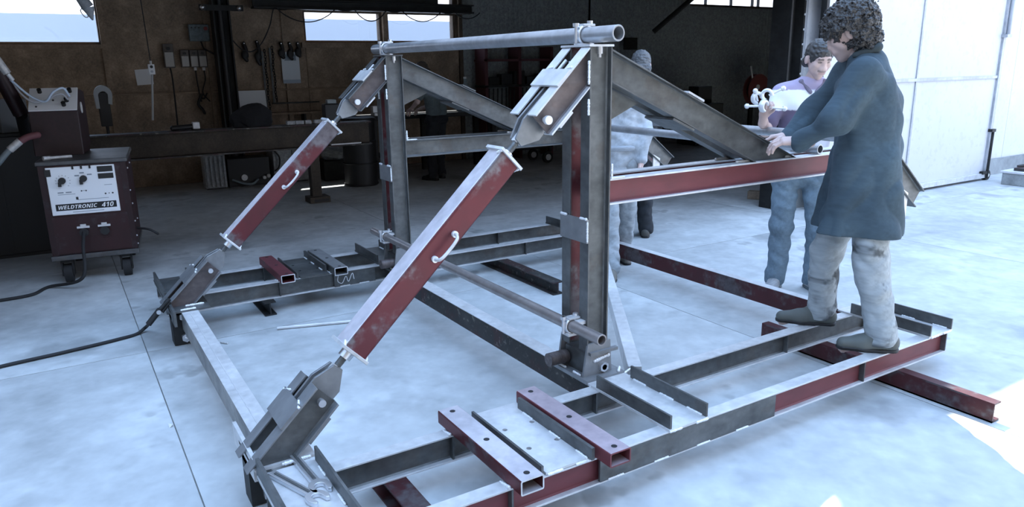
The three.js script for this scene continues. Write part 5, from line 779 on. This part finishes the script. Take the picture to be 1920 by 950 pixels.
// man in the striped polo shirt holding scaffold fittings
const stripe = (x, y) => (y > 1.485 ? [0.42, 0.36, 0.5] : y > 1.35 ? [0.92, 0.93, 0.96] : y > 1.17 ? [0.16, 0.13, 0.2] : [0.7, 0.7, 0.76]);
person({ label: 'dark-haired man in a striped polo shirt and jeans holding metal fittings', pos: [2.55, 0, 0.38], turn: -0.72,
  J: { head: [0.04, 1.69, 0.08], neck: [0.02, 1.53, 0.01], chest: [0, 1.34, -0.01], pelvis: [0, 0.93, 0], shL: [0.2, 1.45, 0], shR: [-0.17, 1.46, 0.02], elL: [0.26, 1.17, 0.03], elR: [-0.29, 1.2, 0.14], wrL: [0.2, 1.0, 0.2], wrR: [-0.33, 1.31, 0.26], hipL: [0.1, 0.89, 0], hipR: [-0.1, 0.89, 0], knL: [0.14, 0.48, 0.06], knR: [-0.11, 0.48, 0.03], anL: [0.15, 0.09, -0.02], anR: [-0.12, 0.09, 0.0], toL: [0.2, 0.001, 0.15], toR: [-0.2, 0.001, 0.17] },
  head: { yaw: 0.28, pitch: 0.42, style: 'moustache' }, hair: 'short', hairMat: hairDark,
  top: { mat: std({ vertexColors: true, roughness: 0.9 }), short: true, colorAt: stripe, r: 1.0, parts: (o) => { part(o, 'collar', (() => { const f = join([cap([-0.06, 1.54, 0.06], [0.0, 1.56, -0.06], 0.016), cap([0.0, 1.56, -0.06], [0.1, 1.54, 0.06], 0.016), cap([-0.06, 1.54, 0.06], [0.0, 1.47, 0.1], 0.014), cap([0.1, 1.54, 0.06], [0.04, 1.47, 0.1], 0.014)], 0.015); return netMesh(f, [-0.12, 1.42, -0.12], [0.16, 1.62, 0.15], 0.008); })(), clothMat(0.42, 0.37, 0.48)); } },
  legs: { mat: clothMat(0.3, 0.42, 0.52) }, shoes: { mat: clothMat(0.6, 0.62, 0.64, TEX.fine), sole: M.greyBox },
  handSpec: { R: { d: [0.05, 0.95, 0.25], n: [0.1, -0.2, 1], curl: 0.85 }, L: { d: [-0.2, -0.6, 0.7], n: [-0.6, -0.4, 0], curl: 0.4 } } });
// man in the pale overall behind the post
person({ label: 'man in pale blue overalls half hidden behind the post with the red arm', pos: [1.79, 0, -0.82], turn: -0.594,
  J: { head: [-0.05, 1.57, 0.14], neck: [-0.01, 1.45, 0.04], chest: [0, 1.3, -0.01], pelvis: [0, 0.93, 0], shL: [0.18, 1.39, 0.01], shR: [-0.18, 1.39, 0.02], elL: [0.23, 1.15, 0.0], elR: [-0.22, 1.14, 0.02], wrL: [0.2, 0.92, 0.08], wrR: [-0.19, 0.92, 0.1], hipL: [0.09, 0.89, 0], hipR: [-0.09, 0.89, 0], knL: [0.11, 0.5, -0.06], knR: [-0.06, 0.5, 0.17], anL: [0.12, 0.11, -0.3], anR: [-0.04, 0.09, 0.27], toL: [0.14, 0.001, -0.15], toR: [-0.05, 0.001, 0.43] },
  head: { yaw: 0, pitch: 0.3 }, hair: 'short', hairMat: hairDark,
  top: { mat: clothMat(0.78, 0.85, 0.92), r: 1.12, fold: 0.016, freq: 8, parts: (o) => { const r = new THREE.TorusGeometry(0.165, 0.018, 8, 28); r.rotateX(Math.PI / 2); r.scale(1.12, 1.2, 0.88); r.translate(0, 1.03, 0); part(o, 'belt', r, clothMat(0.75, 0.82, 0.9)); } },
  coat: { hem: 0.72, r0: 0.11, r1: 0.12, panels: [[[0.08, 1.05, -0.02], [0.1, 0.75, -0.04]], [[-0.08, 1.05, -0.02], [-0.1, 0.75, -0.03]], [[0, 1.05, 0.02], [0, 0.75, 0.06]]] },
  legs: { mat: clothMat(0.6, 0.66, 0.7), r: 1.05 }, shoes: { mat: std({ color: C3(0.18, 0.17, 0.15), roughness: 0.7 }) }, handSpec: { L: { d: [0, -1, 0.15], n: [-1, 0, 0], curl: 0.4 }, R: { d: [0, -1, 0.15], n: [1, 0, 0], curl: 0.4 } } });
// grey-haired man further back
person({ label: 'grey-haired man in dark clothes standing with his back turned behind the braces', pos: [2.74, 0, -1.62], turn: 2.7,
  J: { head: [-0.02, 1.66, 0.05], neck: [0, 1.51, 0], chest: [0, 1.32, -0.02], pelvis: [0, 0.93, 0], shL: [0.18, 1.4, 0], shR: [-0.18, 1.4, 0], elL: [0.22, 1.13, 0.05], elR: [-0.22, 1.13, 0.06], wrL: [0.14, 1.0, 0.24], wrR: [-0.14, 1.0, 0.25], hipL: [0.09, 0.89, 0], hipR: [-0.09, 0.89, 0], knL: [0.09, 0.48, 0.03], knR: [-0.09, 0.48, 0.05], anL: [0.09, 0.09, 0], anR: [-0.1, 0.09, 0.0], toL: [0.13, 0.001, 0.16], toR: [-0.14, 0.001, 0.16] },
  head: { yaw: 0, pitch: 0.3, scale: 1.06 }, hair: 'short', hairMat: hairGrey, top: { mat: clothMat(0.03, 0.033, 0.036) }, legs: { mat: clothMat(0.045, 0.05, 0.058) }, shoes: { mat: std({ color: C3(0.09, 0.085, 0.075), roughness: 0.7 }) }, handSpec: { L: { d: [-0.2, -0.2, 1], n: [0, -1, 0], curl: 0.4 }, R: { d: [0.2, -0.2, 1], n: [0, -1, 0], curl: 0.4 } } });
// man at the low workbench in the hall
person({ label: 'man in a grey tee bending over the low workbench in the hall', pos: [2.86, 0, -6.35], turn: -2.75,
  J: { head: [0.05, 1.62, 0.17], neck: [0.02, 1.5, 0.06], chest: [0, 1.32, 0], pelvis: [0, 0.95, -0.04], shL: [0.18, 1.42, 0.03], shR: [-0.18, 1.42, 0.05], elL: [0.3, 1.18, 0.06], elR: [-0.24, 1.16, 0.12], wrL: [0.22, 1.06, 0.27], wrR: [-0.1, 1.06, 0.33], hipL: [0.09, 0.9, -0.04], hipR: [-0.09, 0.9, -0.04], knL: [0.11, 0.49, 0], knR: [-0.1, 0.49, 0.02], anL: [0.12, 0.09, -0.04], anR: [-0.12, 0.09, 0.02], toL: [0.16, 0.001, 0.12], toR: [-0.15, 0.001, 0.18] },
  head: { yaw: 0.2, pitch: 0.55 }, hair: 'short', hairMat: std({ color: C3(0.09, 0.07, 0.055), roughness: 0.6 }), top: { mat: clothMat(0.2, 0.25, 0.26), short: true, r: 1.05 }, legs: { mat: clothMat(0.03, 0.032, 0.04) }, shoes: { mat: M.black }, handSpec: { L: { d: [-0.4, -0.2, 0.9], n: [0, -1, 0], curl: 0.5 }, R: { d: [0.3, -0.2, 0.9], n: [0, -1, 0], curl: 0.5 } } });

{ // fittings held up by the man in the striped shirt
  const hand = V(-0.33, 1.39, 0.31).applyAxisAngle(V(0, 1, 0), -0.72).add(V(2.55, 0, 0.38));
  const t = thing('scaffold_fitting', 'bright cluster of scaffold couplers held up in one hand', 'fitting', [hand.x, hand.y, hand.z], -0.72); const gm = std({ color: C3(0.85, 0.86, 0.87), metalness: 0.3, roughness: 0.4 });
  const ring = (x, y, z, r, ry) => { const g = new THREE.TorusGeometry(r, 0.012, 8, 18, 4.6); g.scale(1, 1, 1.8); g.rotateY(ry); g.translate(x, y, z); return g; };
  part(t, 'coupler', ring(-0.06, 0.05, 0.03, 0.034, 0.4), gm); part(t, 'coupler', ring(0.0, 0.07, 0.04, 0.034, -0.5), gm); part(t, 'coupler', ring(-0.02, 0.0, 0.06, 0.032, 0.9), gm);
  for (const [a, b] of [[[0.01, 0.07, 0.05], [0.1, 0.115, 0.05]], [[-0.04, 0.0, 0.06], [-0.13, 0.0, 0.06]], [[0.02, -0.01, 0.05], [0.12, -0.02, 0.04]], [[-0.06, 0.03, 0.04], [-0.08, 0.1, 0.05]]]) { const b1 = part(t, 'swing_bolt', cyl(a, b, 0.008, 8), gm); part(b1, 'nut', merge([hexNut(mid3(a, b, 0.88), b, 0.018), ball(...b, 0.017)]), gm); }
}
scene.traverse((o) => { if (o.isMesh) { o.castShadow = true; o.receiveShadow = true; } });
renderer.render(scene, camera);
